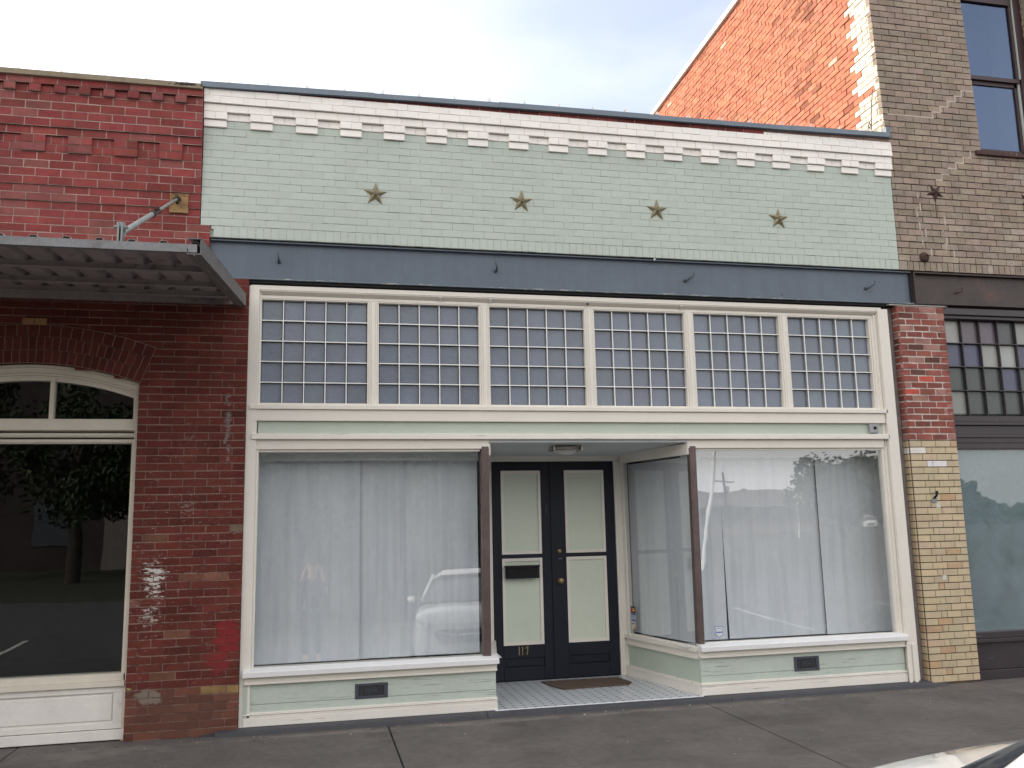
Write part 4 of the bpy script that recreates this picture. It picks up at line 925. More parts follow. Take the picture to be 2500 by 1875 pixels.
# sunlit side wall
mb = MB(); XS = 6.965
def tside(u, z):
    y = u
    edge = .26+.10*math.sin(z*9.1)+.07*math.sin(z*23)+.12*(1 if int(z/.16) % 2 else 0)+(.25 if z < 6.55 else 0)*.4
    if y < edge: return vary((.80, .72, .58), .08, .02)
    c = vary((.53, .205, .128), .11, .05)
    if 1.0 < y < 1.9 and random.random() < .3*max(0, (z-6)/2): c = vary((.34, .14, .09), .25)
    if random.random() < .04: c = vary((.42, .16, .10), .3)
    if random.random() < .008: c = (.60, .42, .32)
    return c
topz = lambda y: 10.02-.052*y
rows = rowset(5.55, 10.0, .0745)
def sint(z):
    ymax = min(14, (10.02-z)/.052); return [(F+.012, ymax)] if ymax > F+.05 else []
v0 = len(mb.v)
bricks(mb, rows, sint, 0, tside, L=.213, off=.0, jy=.005, j=.002, mort=.012, H=.011, J=.013, swap=lambda a, b, c: (XS-.0+b-.034*max(0, c-5.6)*max(0, 1-a/3), a, c))
mb.build('side_wall', [M_side, M_sidemor], T)
mb = MB()
for a, b in ((-.14, 4.9), (4.9, 9.9), (9.9, 14)):
    mb.hexa([(XS-.05, a, topz(a)-.02), (XS+.3, a, topz(a)-.02), (XS+.3, b, topz(b)-.02), (XS-.05, b, topz(b)-.02), (XS-.05, a, topz(a)+.07), (XS+.3, a, topz(a)+.07), (XS+.3, b, topz(b)+.07), (XS-.05, b, topz(b)+.07)])
mb.build('coping', mat('white_side_coping', (.75, .74, .70), rough=.6, var=.05), T)
mb = MB(); mb.hexa([(7.05, .2, 9.0), (XT, .2, 9.0), (XT, 14, 8.4), (7.05, 14, 8.4), (7.05, .2, 9.1), (XT, .2, 9.1), (XT, 14, 8.5), (7.05, 14, 8.5)]); mb.box(XT-.02, XT, -.1, 14, 4.5, 9.6); mb.box(7.1, XT, -.0, .2, 9.6, 9.7); mb.build('roof', M_roof, T)
# upstairs sash window
w = MB(); y0, y1 = F+.11, F+.2
gx0, gx1 = 8.16, 8.985
w.box(gx1+.045, WX1+.015, y0, y1, WZ0, WZ1); w.box(gx0-.10, gx0-.03, y0, y1, WZ0, WZ1); w.box(gx0-.03, gx1+.045, y0, y1, WZ0, WZ0+.05); w.box(gx0-.03, gx1+.045, y0, y1, 8.2, WZ1)
wo = bevel(w.build('sash_window', M_maroon, T), .004)
q = MB(); q.box(gx1, gx1+.035, y0+.03, y1-.02, 7.06, 8.2); q.box(gx0-.03, gx1+.04, y0+.025, y1-.02, 7.05, 7.10); q.box(gx0-.03, gx1+.04, y0+.025, y1-.02, 8.10, 8.2); q.box(gx0-.03, gx0-.0, y0+.03, y1-.02, 7.05, 8.2); q.build('upper_sash', M_maroon, wo)
q = MB(); q.box(gx1-.02, gx1+.02, y0+.06, y1-.01, 6.1, 7.06); q.box(gx0-.03, gx1+.0, y0+.06, y1-.01, 6.1, 6.16); q.box(gx0-.03, gx1+.02, y0+.06, y1-.012, 7.0, 7.05); q.box(gx0-.03, gx0, y0+.06, y1-.01, 6.1, 7.05); q.build('lower_sash', M_maroon, wo)
q = MB(); q.box(gx1+.021, gx1+.045, y0+.04, y1-.005, 6.1, 7.055); q.box(gx1+.035, gx1+.046, y0+.01, y1-.03, 7.1, 8.2); q.build('jamb_liner', M_liner, wo)
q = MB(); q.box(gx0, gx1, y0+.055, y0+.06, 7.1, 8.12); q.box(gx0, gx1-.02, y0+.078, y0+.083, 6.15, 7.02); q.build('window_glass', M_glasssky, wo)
q = MB(); q.box(gx0-.3, WX1+.3, y0+.5, y0+.55, 5.9, 8.5); q.box(gx1+.1, gx1+.12, y1+.03, y0+.5, 6.0, 8.4, 1); q.box(gx0-.3, WX1+.3, y1, y0+.5, 5.9, 6.0); q.box(gx0-.3, WX1+.3, y1, y0+.5, 8.4, 8.5); q.build('interior', [mat('sky_tinted_room', (.12, .17, .29), rough=.8, var=.05), M_inner], wo)  # room coloured blue in place of sky reflected by the sash glass
q = MB(); q.prism([(8.13, F-.04, 5.985), (8.13, F-.045, 6.03), (8.13, y0, 6.06), (8.13, y0, 5.97)], (1.1, 0, 0)); q.build('window_sill', mat('dark_brick_sill', (.07, .032, .03), rough=.7, var=.25, vscale=15, chips=.62, chip_col=(.3, .26, .22), chip_scale=(9, 9, 9)), T)
# rusty beam
q = MB(); q.box(7.135, XT, F+.05, .1, 4.14, 4.49); q.box(7.135, XT, F-.002, F+.049, 4.495, 4.509); q.box(7.135, XT, F, F+.049, 4.135, 4.148); q.box(7.135, 7.15, F+.0, F+.049, 4.149, 4.494); q.box(7.111, 7.134, F+.04, .15, 4.1, 4.51, 1)
bm = q.build('steel_beam', [M_rusty, M_dark], T)
q = MB(); y = F+.05; q.tube([(7.70, y+.01, 4.29), (7.72, y-.05, 4.29), (7.75, y-.055, 4.30), (7.765, y-.05, 4.33), (7.75, y-.045, 4.345)], .008, 8); q.build('hook', M_ruststar, bm)
q = MB(); q.box(6.76, 7.55, F+.02, .1, 4.10, 4.134); q.box(6.78, 7.5, F-.004, F+.019, 4.105, 4.116, 1); q.build('bearing_plate', [M_slate, M_redmor2], T)
# pier: red above, glazed yellow below
mb = MB()
def tpier(x, z):
    q = random.random(); c = vary((.255, .075, .058), .22, .06)
    if q < .13: c = vary((.34, .17, .145), .15)
    if q > .90: c = vary((.12, .045, .035), .2)
    if abs(z-3.30) < .03 and 7.1 < x < 7.25 or abs(z-3.1) < .03 and 6.9 < x < 7.0: c = (.50, .085, .055)
    return c
PX0, PX1 = 6.875, 7.478
rp = rowset(2.586, 4.10, .0722)
bricks(mb, rp, lambda z: [(PX0+.018, PX1)], F, tpier, L=.20, off=PX0+.1, jy=.003, j=.003, mort=.005, H=.015, J=.014)
bricks(mb, rp, lambda z: [(0, .155)], 0, tpier, L=.20, off=.17, jy=.002, j=.003, mort=.005, H=.015, J=.014, swap=lambda a, b, c: (PX0+b, F+.018+a, c), offs=lambda r: 0)
for z0, z1 in rp:   # rounded arris bricks
    mb.col = tpier(9, 0)
    for a0, a1 in ((0, 30), (30, 60), (60, 90)):
        f_ = lambda a: (PX0+.018-.018*math.sin(R(a)), F+.018-.018*math.cos(R(a)))
        (xa, ya), (xb, yb) = f_(a1), f_(a0); mb.face([(xa, ya, z0+.0075), (xb, yb, z0+.0075), (xb, yb, z1-.0075), (xa, ya, z1-.0075)])
mb.col = (1, 1, 1); mb.box(PX0+.012, PX1-.001, F+.012, .14, 2.58, 4.104, 1)
bricks(mb, rp, lambda z: [(F+.001, .14)], 0, tpier, L=.20, off=0, mort=.005, swap=lambda a, b, c: (PX1-b, a, c))
mb.build('red_brick_pier', [mat('pier_brick', attr=True, rough=.85, var=.2, vscale=9, bump=.8, bscale=50, bdist=.005), mat('pale_pier_mortar', (.56, .51, .46), rough=.9, var=.2, vscale=9)], T)
mb = MB()
gc = (.52, .42, .275)
def tgl(x, z):
    q = random.random(); c = vary(gc, .08, .03)
    if q < .15: c = vary((.56, .44, .29), .06)
    if q > .93: c = vary((.50, .34, .20), .06)
    if abs(z-2.50) < .035 and x < 7.02: c = (.72, .68, .63)
    if abs(z-2.31) < .035 and 7.1 < x < 7.32: c = (.74, .70, .72)
    return c
NG = 36; gr = rowset(.02, 2.582, .0735)
def gl_rows(xf):
    pass
for r, (z0, z1) in enumerate(gr):
    P1 = [(PX0+.10+(.10 if r % 2 else .02), .19)]
    e = [PX0+.014]
    e += ([PX0+.205, PX0+.275, PX0+.455] if r % 2 else [PX0+.155, PX0+.335, PX0+.52]); e.append(PX1+.004)
    zc_ = (z0+z1)/2
    sh_ = .0
    for a, b in zip(e, e[1:]):
        mb.col = tgl((a+b)/2, zc_); mb.box(a+(.0035 if a > PX0+.02 else 0), b-.0035, F+random.uniform(-.001, .001), F+.05, z0+.005, z1-.005, 0, .0006, back=False)
        if a < PX0+.02:   # chamfered nose brick and its return
            mb.face([(PX0, F+.03, z0+.005), (a, F, z0+.005), (a, F, z1-.005), (PX0, F+.03, z1-.005)]); mb.face([(PX0, F+.165, z0+.005), (PX0, F+.03, z0+.005), (PX0, F+.03, z1-.005), (PX0, F+.165, z1-.005)])
mb.col = (1, 1, 1); mb.box(PX0+.006, PX1+.001, F+.007, .14, .0, 2.584, 1)
mb.build('glazed_brick_pier', [M_glazed, mat('brown_mortar', (.085, .06, .042), rough=.9, var=.2)], T)
# dark shop front on the right
s = MB(); SX = 7.50
s.box(SX, XT, F+.03, .15, 4.03, 4.11); s.box(SX, XT, F+.06, .15, 3.99, 4.029); s.box(SX, XT, F+.09, .15, 2.80, 2.87); s.box(SX, XT, F+.06, .15, 2.76, 2.799); s.box(SX, XT, F+.09, .15, 2.56, 2.759); s.box(SX, XT, F+.075, .15, 2.62, 2.66); s.box(SX, XT, F+.08, .15, 2.49, 2.559)
s.box(SX-.02, SX+.035, F+.08, .15, .0, 4.0); s.box(SX, XT, F+.05, .15, .43, .50); s.box(SX, XT, F+.03, .15, .39, .429); s.box(SX, XT, F+.09, .15, .10, .389); s.box(SX, XT, F+.06, .15, -.0, .099)
s.box(10.6, 10.72, F+.05, .15, .5, 4.0)
bevel(s.build('dark_shopfront_trim', M_aub, T), .005)
tw = .245; cols = [(.33, .33, .31), (.13, .105, .125), (.13, .10, .125), (.075, .085, .085), (.26, .27, .255), (.08, .085, .135), (.085, .09, .155), (.30, .31, .29), (.36, .38, .37)]
pat = [[0, 1, 2, 3, 4, 0], [5, 6, 7, 8, 5, 3], [3, 3, 3, 6, 3, 2], [4, 3, 3, 3, 3, 7]]
tm = MB(); cm = MB(); zt = 3.99; th = .275
for r in range(4):
    for k in range(13):
        c = cols[pat[r][k % 6]]; x0 = SX+.035+k*tw; z1 = zt-r*th; tm.col = vary(c, .06, .02)
        if x0+tw > 10.6: continue
        tm.poly([(x0+.012, .045, z1-th+.012), (x0+tw-.012, .045, z1-th+.012), (x0+tw-.012, .045, z1-.012), (x0+.012, .045, z1-.012), (x0, .052, z1-th), (x0+tw, .052, z1-th), (x0+tw, .052, z1), (x0, .052, z1)],
                [(0, 1, 2, 3), (4, 5, 1, 0), (5, 6, 2, 1), (6, 7, 3, 2), (7, 4, 0, 3)])
for k in range(1, 13): cm.box(SX+.035+k*tw-.0045, SX+.035+k*tw+.0045, .005, .05, 2.87, zt)
for r in range(1, 4): cm.box(SX+.035, 10.6, .004, .05, zt-r*th-.0045, zt-r*th+.0045)
g1 = tm.build('stained_transom_tiles', mat('coloured_prism_glass', attr=True, rough=.25, var=.06, vscale=9, bump=.3, bscale=40), T)
cm.build('came_bars', mat('dark_came', (.05, .04, .045), rough=.5, var=.2, vscale=20), T)
q = MB(); q.box(SX, XT, .056, .09, 2.8, 4.05); q.build('backing_board', M_void, T)
q = MB(); q.box(SX+.03, 10.6, .02, .026, .5, 2.49); q.build('shop_glass', glass_mat('soaped_glass', .10, dirt=.30, dirt_col=(.33, .42, .46)), T)
M_haze = mat('blue_grey_paper', (.135, .17, .19), rough=.55, var=.12, vscale=2.5, stain=.56, stain_col=(.20, .235, .25), stain_scale=2.4)
q = MB(); q.box(SX+.03, XT, .12, .14, .4, 2.5); q.build('window_paper', M_haze, T)
q = MB(); q.box(10.72, XT, .02, .1, .5, 4.0); q.build('shop_door', M_aub, T)
# wall stars, anchor, bracket, cable, paper scraps
star(7.522, 5.475, F-.006, .115, R(32), 'wall_star', 'dark rusted iron star on the tan brick wall above a rust streak', M_ruststar, None, hub=False)
star(8.80, 5.46, F-.006, .10, R(-20), 'wall_star', 'reddish iron star cut by the right edge of the picture, on the tan brick wall', M_ruststar, None, hub=False)
t = thing('anchor_disc', 'round rusty iron anchor disc on the tan brick above the brown beam', 'wall anchor', (7.294, F, 4.684))
q = MB(); q.lathe([(0, -.035), (.03, -.034), (.052, -.022), (.060, -.008), (.060, .002)], (7.294, F, 4.684), 'Y', 24); q.build('disc', M_ruststar, t)
q = MB(); q.lathe([(0, -.05), (.014, -.05), (.016, -.033)], (7.31, F, 4.70), 'Y', 6); q.build('nut', M_ruststar, t)
q = MB(); q.box(7.512, 7.526, F-.0022, F+.001, 5.16, 5.42); so_ = q.build('rust_streak', mat('rust_stain', (.12, .06, .04), rough=.9, var=.3, vscale=30), T)
t = thing('pipe_clamp', 'small bent metal clamp fixed to the yellow glazed brick pier', 'bracket', (7.13, F, 1.95))
q = MB(); q.prism([(7.075, F-.012, 1.905), (7.145, F-.012, 1.905), (7.155, F-.012, 1.945), (7.105, F-.012, 1.955)], (0, .012, 0)); q.build('plate', M_galv, t)
q = MB(); q.tube([(7.12, F-.01, 1.95), (7.125, F-.04, 1.975), (7.13, F-.05, 2.0), (7.145, F-.03, 2.02), (7.16, F-.005, 2.015)], .012, 8); q.build('hook', M_black, t)
def scrap(x, z, w_, h_, label):
    q = MB(); q.box(x, x+w_, F-.0028, F-.0012, z, z+h_, 0, .001); tag(q.build('paper_scrap', mat('scrap_paper', (.60, .58, .54), rough=.8, var=.25, vscale=60), None, loc=(x, F, z)), label, 'paper scrap', 'scraps of paper stuck on the glazed brick pier')
scrap(7.142, 1.845, .052, .058, 'torn white paper scrap just below the metal clamp on the yellow brick pier')
scrap(7.135, 1.075, .048, .05, 'small white scrap with dark marks on the lower part of the yellow brick pier')
pts = [(6.905, .02, 6.0), (6.89, -.02, 6.18), (6.88, .01, 6.34), (6.90, .05, 6.40), (6.91, .10, 6.30), (6.90, .12, 6.18), (6.895, .06, 6.12), (6.89, .04, 6.24), (6.90, .08, 6.36), (6.905, .03, 6.28), (6.90, .0, 6.5), (6.90, -.06, 6.75)]
q = MB(); q.tube([(a-.012, b+.05, c) for a, b, c in pts], .007, 6); tag(q.build('cable', M_conc, None, loc=(6.9, .05, 6.0)), 'loose grey cable coiled on the sunlit side wall at the cornice end', 'cable')

# =================================================================== ACROSS THE STREET (seen in the glass)
def leafmesh(name, n, rx, rz, cz, seed, leaf=.22):
    random.seed(seed); q = MB(); cl = []
    for _ in range(26):
        while True:
            v = Vector([random.uniform(-1, 1) for _ in range(3)])
            if .3 < v.length < 1: break
        cl.append((Vector((v.x*rx, v.y*rx, cz+v.z*rz)), random.uniform(.22, .42)*rx))
    for i in range(n):
        c, r = random.choice(cl); d = Vector([random.gauss(0, 1) for _ in range(3)]).normalized()*r*random.uniform(.6, 1.05); p = c+d
        a = Vector([random.gauss(0, 1) for _ in range(3)]).normalized(); b = a.orthogonal().normalized(); s_ = leaf*random.uniform(.6, 1.3)
        q.col = vary((.035, .055, .020), .45, .1); q.face([p-a*s_*.5-b*s_*.3, p+a*s_*.5-b*s_*.25, p+a*s_*.6+b*s_*.25, p-a*s_*.4+b*s_*.3])
    random.seed(seed+1); return q
M_leaf = mat('tree_leaves', attr=True, rough=.7, var=.1); M_bark = mat('bark', (.05, .04, .03), rough=.95, var=.3, vscale=8, bump=.8, bscale=30)
def tree(x, y, h, r, seed, label, leaf=.17, n=7000):
    t = thing('shade_tree', label, 'tree', (x, y, 0), 'trees across the street')
    q = leafmesh('crown', n, r, h*.33, h*.66, seed, leaf)
    q.v = [(a+x, b+y, c) for a, b, c in q.v]; q.build('crown', M_leaf, t)
    q = MB(); q.tube([(x, y, -.1), (x+.05, y, h*.2), (x-.08, y+.05, h*.42), (x, y, h*.7)], [.28, .22, .18, .07], 10)
    for k in range(6):
        a = k*1.05+seed; z0 = h*(.3+.05*k); q.tube([(x, y, z0), (x+math.cos(a)*r*.35, y+math.sin(a)*r*.35, z0+h*.14), (x+math.cos(a)*r*.7, y+math.sin(a)*r*.7, z0+h*.2)], [.11, .07, .03], 6)
    q.build('trunk', M_bark, t)
tree(-13.5, -27, 8.5, 3.4, 1, 'bushy shade tree across the street, reflected in the left part of the arched window')
tree(-7.6, -25, 7.6, 2.9, 2, 'dark tree across the street, reflected in the arched shop window')
tree(-1.0, -29, 8.5, 3.1, 3, 'leafy tree across the street before the brown warehouse')
tree(6.0, -28, 8.0, 3.0, 4, 'loose leafy tree across the street, reflected at the top of the left shop window')
tree(41, -54, 5.9, 4.4, 5, 'big round tree beyond the railway crossing, reflected in the right shop window', .3, 7000)
random.seed(11); q = MB()
for i in range(15000):
    x = random.uniform(-60, 150); h_ = 4.5+2.2*math.sin(x*.09)+1.4*math.sin(x*.31+1)+.8*math.sin(x*.8)
    p = Vector((x, -118+random.uniform(-3, 3), h_*random.random()**.6)); a = Vector([random.gauss(0, 1) for _ in range(3)]).normalized(); b = a.orthogonal().normalized(); k = random.uniform(.5, 1.0)
    q.col = vary((.045, .07, .028), .4, .1); q.face([p-a*k-b*k*.6, p+a*k-b*k*.5, p+a*k+b*k*.6, p-a*k*.8+b*k*.6])
tag(q.build('added_woods', M_leaf), 'added line of far woods darkening the reflected horizon beyond the parking lot', 'woods', kind='stuff')  # woods added to darken the bright horizon in the window reflections
random.seed(5)
Wd = thing('warehouse', 'long brown warehouse, raised to block sky, with a shallow roof across the street', 'building', (-5, -38, 0))
q = MB(); q.box(-30, 10, -46, -36, 0, 9.5); q.build('wall', mat('brown_wall', (.045, .034, .032), rough=.9, var=.2, vscale=.6), Wd)  # wall made tall and dark to keep sky out of the window reflections
q = MB(); q.prism([(-31, -47, 9.5), (-31, -41, 11.5), (-31, -35.4, 9.5)], (42, 0, 0)); q.build('roof', mat('pale_roof', (.22, .20, .19), rough=.7, var=.1), Wd)
for x in (-24, -18, -12, -3, 4): q = MB(); q.box(x, x+1.6, -36.0, -35.96, 1.2, 3.2); q.build('window', M_slate, Wd)
q = MB(); q.box(-9, -6, -36.0, -35.9, 0, 3); q.build('door', M_conc, Wd)
Wd = thing('shopping_block', 'long low block with a dark roof beyond the parking lot', 'building', (42, -86, 0))
q = MB(); q.box(30, 54, -95, -78, 0, 2.9); q.build('wall', mat('buff_wall', (.20, .15, .12), rough=.9, var=.2, vscale=.6), Wd)
q = MB(); q.prism([(29, -96, 2.9), (29, -86, 4.9), (29, -76, 2.9)], (26, 0, 0)); q.build('roof', mat('brown_roof', (.13, .09, .08), rough=.8, var=.1), Wd)
# railway crossing sign
X = thing('crossing_sign', 'white railway crossbuck sign with signal lamps on a pole across the street', 'sign', (39.0, -57, 0))
q = MB(); q.tube([(39.0, -57, 0), (39.0, -57, 4.9)], .08, 10); q.build('pole', M_came, X)
for s_ in (-1, 1):
    q = MB(); a = R(45)*s_; dx, dz = math.cos(a)*.62, math.sin(a)*.62; nx, nz = -math.sin(a)*.11, math.cos(a)*.11; yy = -56.9+.015*s_
    q.prism([(39.0-dx-nx, yy, 3.7-dz-nz), (39.0+dx-nx, yy, 3.7+dz-nz), (39.0+dx+nx, yy, 3.7+dz+nz), (39.0-dx+nx, yy, 3.7-dz+nz)], (0, -.02, 0)); q.build('crossbuck_blade', M_came, X)
for x in (-.38, .38): q = MB(); q.lathe([(0, .0), (.14, .0), (.16, -.1), (0, -.12)], (39.0+x, -56.9, 2.6), 'Y', 16); q.build('signal_lamp', M_black, X)
q = MB(); q.box(38.6, 39.4, -57.02, -56.98, 2.57, 2.63); q.build('crossarm', M_black, X)
for (x, y, h, lb) in ((26.0, -49, 7.5, 'wooden utility pole with a crossarm beyond the parking bays'), (36.8, -66, 6, 'distant wooden utility pole near the shopping block')):
    t = thing('utility_pole', lb, 'utility pole', (x, y, 0), 'utility poles across the street')
    q = MB(); q.tube([(x, y, 0), (x+.15, y, h)], [.16, .11], 10); q.build('pole', M_bark, t); q = MB(); q.box(x-1.0, x+1.2, y-.06, y+.06, h-.9, h-.78); q.build('crossarm', M_bark, t)
    q = MB(); q.lathe([(0, 0), (.2, 0), (.2, .7), (0, .72)], (x+.45, y, h-1.9), 'Z', 12); q.build('transformer', M_galv, t)

t = thing('gate_arm', 'pale leaning pole near the parking bays, reflected beside the right bronze post', 'pole', (13.5, -20, 0))
q = MB(); q.tube([(13.5, -20, 0), (14.9, -20, 7.5)], .07, 10); q.build('arm', M_came, t)
# ---- cars
def smooth_loft(q, secs, mi=0):
    w = len(secs[0]); V = [p for s_ in secs for p in s_]
    q.poly(V, [(j*w+i, j*w+i+1, (j+1)*w+i+1, (j+1)*w+i) for j in range(len(secs)-1) for i in range(w-1)], mi, True)
def ip(tab, t):
    for (a, b), (c, d) in zip(tab, tab[1:]):
        if t <= c: k = (t-a)/(c-a); k = k*k*(3-2*k)*.5+k*.5; return b+(d-b)*k
    return tab[-1][1]
M_carp = mat('white_car_paint', (.66, .65, .64), rough=.28, var=.0, coat=1.0)
M_cglass = mat('tinted_car_glass', (.015, .018, .024), rough=.08, var=0, spec=.8)
M_tyre = mat('tyre_rubber', (.015, .015, .015), rough=.85, var=.1); M_rim = mat('alloy_rim', (.45, .45, .46), rough=.3, metal=.8, var=.03)
M_chrome = mat('chrome_trim', (.7, .7, .72), rough=.12, metal=1, var=0); M_lamp = mat('headlamp_lens', (.42, .44, .46), rough=.08, var=0, spec=1)
def car(label, group=None):
    """built nose towards +y with the nose at y=0, length 4.4"""
    t = thing('parked_car', label, 'car', (0, 0, 0), group)
    HW = [(0, .62), (.06, .74), (.18, .82), (.4, .875), (.8, .90), (2.2, .91), (3.6, .89), (4.2, .80), (4.4, .62)]
    TOP = [(0, .74), (.06, .84), (.18, .92), (.45, .985), (.9, 1.06), (1.3, 1.08), (3.6, 1.10), (4.2, 1.08), (4.4, .98)]
    BOT = [(0, .30), (.1, .25), (.6, .23), (3.8, .25), (4.3, .30), (4.4, .38)]
    secs = []
    for k in range(60):
        tt = 4.4*(k/59)**1.0; 
        if k < 16: tt = 1.0*(k/16)**1.6
        else: tt = 1.0+3.4*(k-16)/43
        w, z1, z0 = ip(HW, tt), ip(TOP, tt), ip(BOT, tt); sec = []
        prof = [(-.93, 0), (-1.0, .18), (-1.0, .45), (-.985, .70), (-.95, .86), (-.885, .945), (-.76, .985), (-.55, 1.005), (-.28, 1.018), (0, 1.02)]
        prof = prof+[(-a, b) for a, b in prof[-2::-1]]
        for a, b in prof: sec.append((a*w, -tt, z0+(z1-z0)*b))
        secs.append(sec)
    q = MB(); smooth_loft(q, secs); n = len(secs[0]); q.poly(secs[0], [tuple(range(n))], 0); q.poly(secs[-1], [tuple(range(n))[::-1]], 0)
    body = q.build('body', M_carp, t); sb = body.modifiers.new('s', 'SUBSURF'); sb.levels = 1; sb.render_levels = 1
    # greenhouse
    gs = []
    for (tt, hb, ht, zt_) in ((.70, .58, .60, 1.06), (.80, .80, .72, 1.10), (1.45, .80, .62, 1.50), (1.95, .80, .60, 1.58), (3.2, .79, .60, 1.60), (3.9, .76, .58, 1.50), (4.32, .72, .62, 1.12)):
        z0 = 1.055; gs.append([(-hb, -tt, z0), (-hb*.985, -tt, z0+(zt_-z0)*.35), (-(hb+ht)/2*.98, -tt, z0+(zt_-z0)*.8), (-ht*.85, -tt, zt_), (0, -tt, zt_+.02), (ht*.85, -tt, zt_), ((hb+ht)/2*.98, -tt, z0+(zt_-z0)*.8), (hb*.985, -tt, z0+(zt_-z0)*.35), (hb, -tt, z0)])
    q = MB(); smooth_loft(q, gs); q.build('windows', M_cglass, t)
    q = MB(); rs = [[(x*1.005, y, z+.012) for x, y, z in s_[2:7]] for s_ in gs[2:6]]; smooth_loft(q, rs); ro = q.build('roof', M_carp, t); sd = ro.modifiers.new('s', 'SOLIDIFY'); sd.thickness = .02
    for s_ in (-1, 1):
        q = MB(); q.tube([(s_*.775, -.98, 1.09), (s_*.72, -1.25, 1.33), (s_*.655, -1.55, 1.515)], .032, 8); q.build('pillar', M_carp, t)
        q = MB(); q.lathe([(0, -.10), (.05, -.08), (.06, 0), (.055, .04), (0, .05)], (s_*.98, -1.25, 1.11), 'X', 14); q.build('side_mirror', M_carp, t)
        for y in (-.85, -3.5):
            c = (s_*.83, y, .33); q = MB(); q.lathe([(.20, -.11), (.31, -.105), (.33, -.07), (.33, .07), (.31, .105), (.20, .11)], c, 'X', 32); wo_ = q.build('wheel', M_tyre, t)
            q = MB(); q.lathe([(0, s_*.085), (.06, s_*.09), (.19, s_*.10), (.205, s_*.112)], c, 'X', 24); q.build('rim', M_rim, wo_)
            q = MB(); q.lathe([(0, s_*.02), (.36, s_*.02), (.375, s_*.078), (.36, s_*.084)], c, 'X', 32); q.build('wheel_arch', M_tyre, t)
        q = MB(); V = [(s_*.50, .012, .76), (s_*.66, -.035, .80), (s_*.78, -.16, .83), (s_*.80, -.24, .76), (s_*.74, -.09, .66), (s_*.55, .012, .64)]
        q.prism(V, (s_*.02, .02, .01)); bevel(q.build('headlight', M_lamp, t), .01, 2)
    gz_ = lambda x: .035-.12*abs(x)**2
    q = MB(); V = [(-.42, gz_(.42), .66), (-.46, gz_(.46), .60), (-.38, gz_(.38), .46), (.38, gz_(.38), .46), (.46, gz_(.46), .60), (.42, gz_(.42), .66)]; q.prism(V[::-1], (0, -.06, 0)); gr_ = q.build('grille', M_black, t)
    q = MB(); q.tube([(-.43, gz_(.43)+.01, .615), (-.15, .05, .575), (.15, .05, .575), (.43, gz_(.43)+.01, .615)], .013, 8); q.tube([(-.42, gz_(.42)+.01, .665), (-.47, gz_(.47)+.01, .60), (-.39, gz_(.39)+.01, .455), (.39, gz_(.39)+.01, .455), (.47, gz_(.47)+.01, .60), (.42, gz_(.42)+.01, .665)], .008, 8); q.build('grille_trim', M_chrome, gr_)
    q = MB(); q.box(-.155, .155, .045, .055, .30, .44); q.build('number_plate', mat('plate', (.5, .52, .5), rough=.5, var=.1, vscale=30), t)
    q = MB(); q.box(-.68, .68, -.02, .035, .22, .30); q.build('lower_bumper', M_tyre, t)
    for s_ in (-.35, .25): q = MB(); q.tube([(s_+.3, -.96, 1.10), (s_+.05, -1.03, 1.15), (s_-.25, -1.06, 1.165)], .009, 6); q.build('wiper', M_black, t)
    q = MB(); q.tube([(x, -.30-.06*x*x, ip(TOP, .33)+.002-.05*abs(x)**2) for x in [(-.78+.156*k) for k in range(11)]], .003, 5); q.build('bonnet_seam', M_black, t)
    return t
car1 = car('white car nosed in to the kerb at the lower right, bonnet and windscreen corner showing')
car1.location = (2.80, -5.24, -.06); car1.rotation_euler = (0, 0, .25)
for (x, y, rz_, lb) in ((57, -93, -8, 'white car parked far off near the crossing, left of the big round tree'), (73, -97, 30, 'white car parked farthest off, right of the big round tree')):
    c_ = copy_tree(car1); c_.location = (x, y, .04); c_.rotation_euler = (0, 0, R(rz_)); tag(c_, lb, 'car', 'cars parked in the lot across the street')

# ---- the photographer, seen in the glass
Pn = thing('person', 'photographer in dark top, dark jeans and pale shoes raising a camera to the face', 'person', (.52, -8.82, .03))
M_skin = mat('skin', (.46, .27, .19), rough=.55, var=.04); M_cloth = mat('dark_top_fabric', (.018, .022, .032), rough=.9, var=.15, vscale=20); M_jean = mat('dark_denim', (.022, .032, .055), rough=.9, var=.15, vscale=20); M_hair = mat('dark_brown_hair', (.03, .018, .012), rough=.6, var=.2, vscale=60); M_shoe = mat('pale_shoes', (.40, .32, .25), rough=.6, var=.1)
def skin(name, V, E_, m_, parent, root=0, sub=2):
    me = bpy.data.meshes.new(name); o0 = org(parent); me.from_pydata([tuple(Vector(v[0])-o0) for v in V], E_, []); me.materials.append(m_)
    o = bpy.data.objects.new(name, me); C.objects.link(o); o.parent = parent
    sk = o.modifiers.new('skin', 'SKIN'); sk.use_smooth_shade = True
    sv = me.skin_vertices[0].data if me.skin_vertices else None
    if sv is None:
        me.skin_vertices.new(); sv = me.skin_vertices[0].data
    for i, v in enumerate(V): r = v[1]; sv[i].radius = r if isinstance(r, tuple) else (r, r); sv[i].use_root = (i == root)
    ss = o.modifiers.new('sub', 'SUBSURF'); ss.levels = sub; ss.render_levels = sub; return o
px_, py_ = .52, -8.85
def pv(x, y, z, r): return ((px_+x, py_+y, z), r)
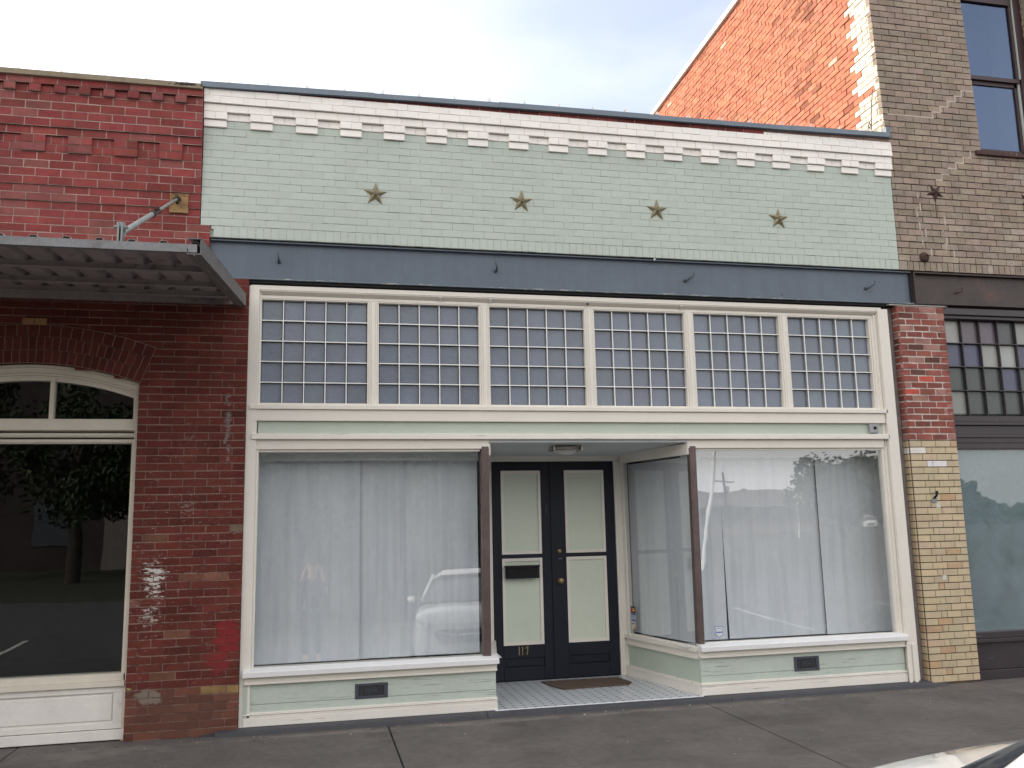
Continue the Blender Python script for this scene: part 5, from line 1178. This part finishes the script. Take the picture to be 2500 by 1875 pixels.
Vb = [pv(0, 0, .97, (.15, .11)), pv(0, .0, 1.18, (.135, .10)), pv(0, .0, 1.40, (.16, .11)), pv(0, .0, 1.53, (.085, .075)), pv(0, .02, 1.61, (.062, .060)), pv(0, .045, 1.70, (.07, .085)), pv(0, .05, 1.79, (.078, .095)), pv(0, .04, 1.86, (.05, .06)),
      pv(-.10, 0, .90, .085), pv(-.11, .02, .50, .062), pv(-.11, -.01, .10, .042), pv(-.12, .10, .07, (.04, .03)),
      pv(.10, 0, .90, .085), pv(.11, .02, .50, .062), pv(.11, -.01, .10, .042), pv(.12, .10, .07, (.04, .03)),
      pv(-.18, .0, 1.47, .055), pv(-.27, .08, 1.30, .045), pv(-.13, .225, 1.68, .032), pv(-.095, .245, 1.745, (.035, .02)),
      pv(.18, .0, 1.47, .055), pv(.27, .08, 1.30, .045), pv(.13, .225, 1.68, .032), pv(.095, .245, 1.745, (.035, .02)), pv(.088, .03, 1.765, (.012, .022)), pv(-.088, .03, 1.765, (.012, .022)), pv(0, .150, 1.745, .013)]
Eb = [(0, 1), (1, 2), (2, 3), (3, 4), (4, 5), (5, 6), (6, 7), (0, 8), (8, 9), (9, 10), (10, 11), (0, 12), (12, 13), (13, 14), (14, 15), (2, 16), (16, 17), (17, 18), (18, 19), (2, 20), (20, 21), (21, 22), (22, 23), (5, 24), (5, 25), (5, 26)]
skin('body', Vb, Eb, M_skin, Pn)
Vt = [pv(0, 0, .86, (.185, .145)), pv(0, 0, 1.18, (.15, .115)), pv(0, 0, 1.40, (.175, .125)), pv(0, 0, 1.52, (.09, .08)), pv(-.19, 0, 1.47, .068), pv(-.27, .08, 1.31, .058), pv(-.20, .15, 1.50, .05), pv(.19, 0, 1.47, .068), pv(.27, .08, 1.31, .058), pv(.20, .15, 1.50, .05)]
skin('shirt', Vt, [(0, 1), (1, 2), (2, 3), (2, 4), (4, 5), (5, 6), (2, 7), (7, 8), (8, 9)], M_cloth, Pn)
Vj = [pv(0, 0, .97, (.16, .12)), pv(-.10, 0, .88, .098), pv(-.11, .02, .50, .075), pv(-.11, -.01, .13, .062), pv(.10, 0, .88, .098), pv(.11, .02, .50, .075), pv(.11, -.01, .13, .062)]
skin('jeans', Vj, [(0, 1), (1, 2), (2, 3), (0, 4), (4, 5), (5, 6)], M_jean, Pn)
skin('hair', [pv(0, .005, 1.80, (.092, .10)), pv(0, .01, 1.86, (.088, .10)), pv(0, .01, 1.905, (.06, .07)), pv(0, .01, 1.925, (.02, .02)), pv(0, -.03, 1.73, (.07, .055)), pv(0, -.035, 1.68, (.04, .03))], [(0, 1), (1, 2), (2, 3), (0, 4), (4, 5)], M_hair, Pn)
for s_ in (-1, 1):
    q = MB(); q.lathe([(0, -.012), (.009, -.008), (.012, 0), (.009, .008), (0, .012)], (px_+.032*s_, py_+.128, 1.775), 'Y', 12); q.build('eye', M_bulb, Pn)
for s_ in (-1, 1):
    skin('shoe', [pv(.115*s_, -.05, .06, (.042, .035)), pv(.12*s_, .06, .055, (.045, .03)), pv(.125*s_, .15, .05, (.04, .022))], [(0, 1), (1, 2)], M_shoe, Pn)
    for k in range(4):
        fx = .062*s_; fz = 1.765-.022*k
        skin('finger', [pv(.095*s_, .235, 1.755-.018*k, .010), pv(.085*s_, .268, 1.765-.02*k, .0095), pv(.055*s_, .276-.002*k, 1.77-.021*k, .0085), pv(.035*s_+.006*k*s_, .272, 1.77-.021*k, .0075)], [(0, 1), (1, 2), (2, 3)], M_skin, Pn, sub=1)
    skin('thumb', [pv(.095*s_, .235, 1.72, .012), pv(.075*s_, .205, 1.728, .011), pv(.05*s_, .20, 1.738, .0095)], [(0, 1), (1, 2)], M_skin, Pn, sub=1)
Cd = thing('compact_camera', 'small black camera held up before the face of the photographer', 'camera', (.515, -8.62, 1.775))
q = MB(); q.box(.455, .58, -8.645, -8.60, 1.735, 1.815); bevel(q.build('case', M_black, Cd), .006, 2)
q = MB(); q.lathe([(.03, .0), (.03, .022), (.024, .024), (.02, .018), (0, .016)], (.5064, -8.60, 1.778), 'Y', 20); q.build('lens', M_slate, Cd)
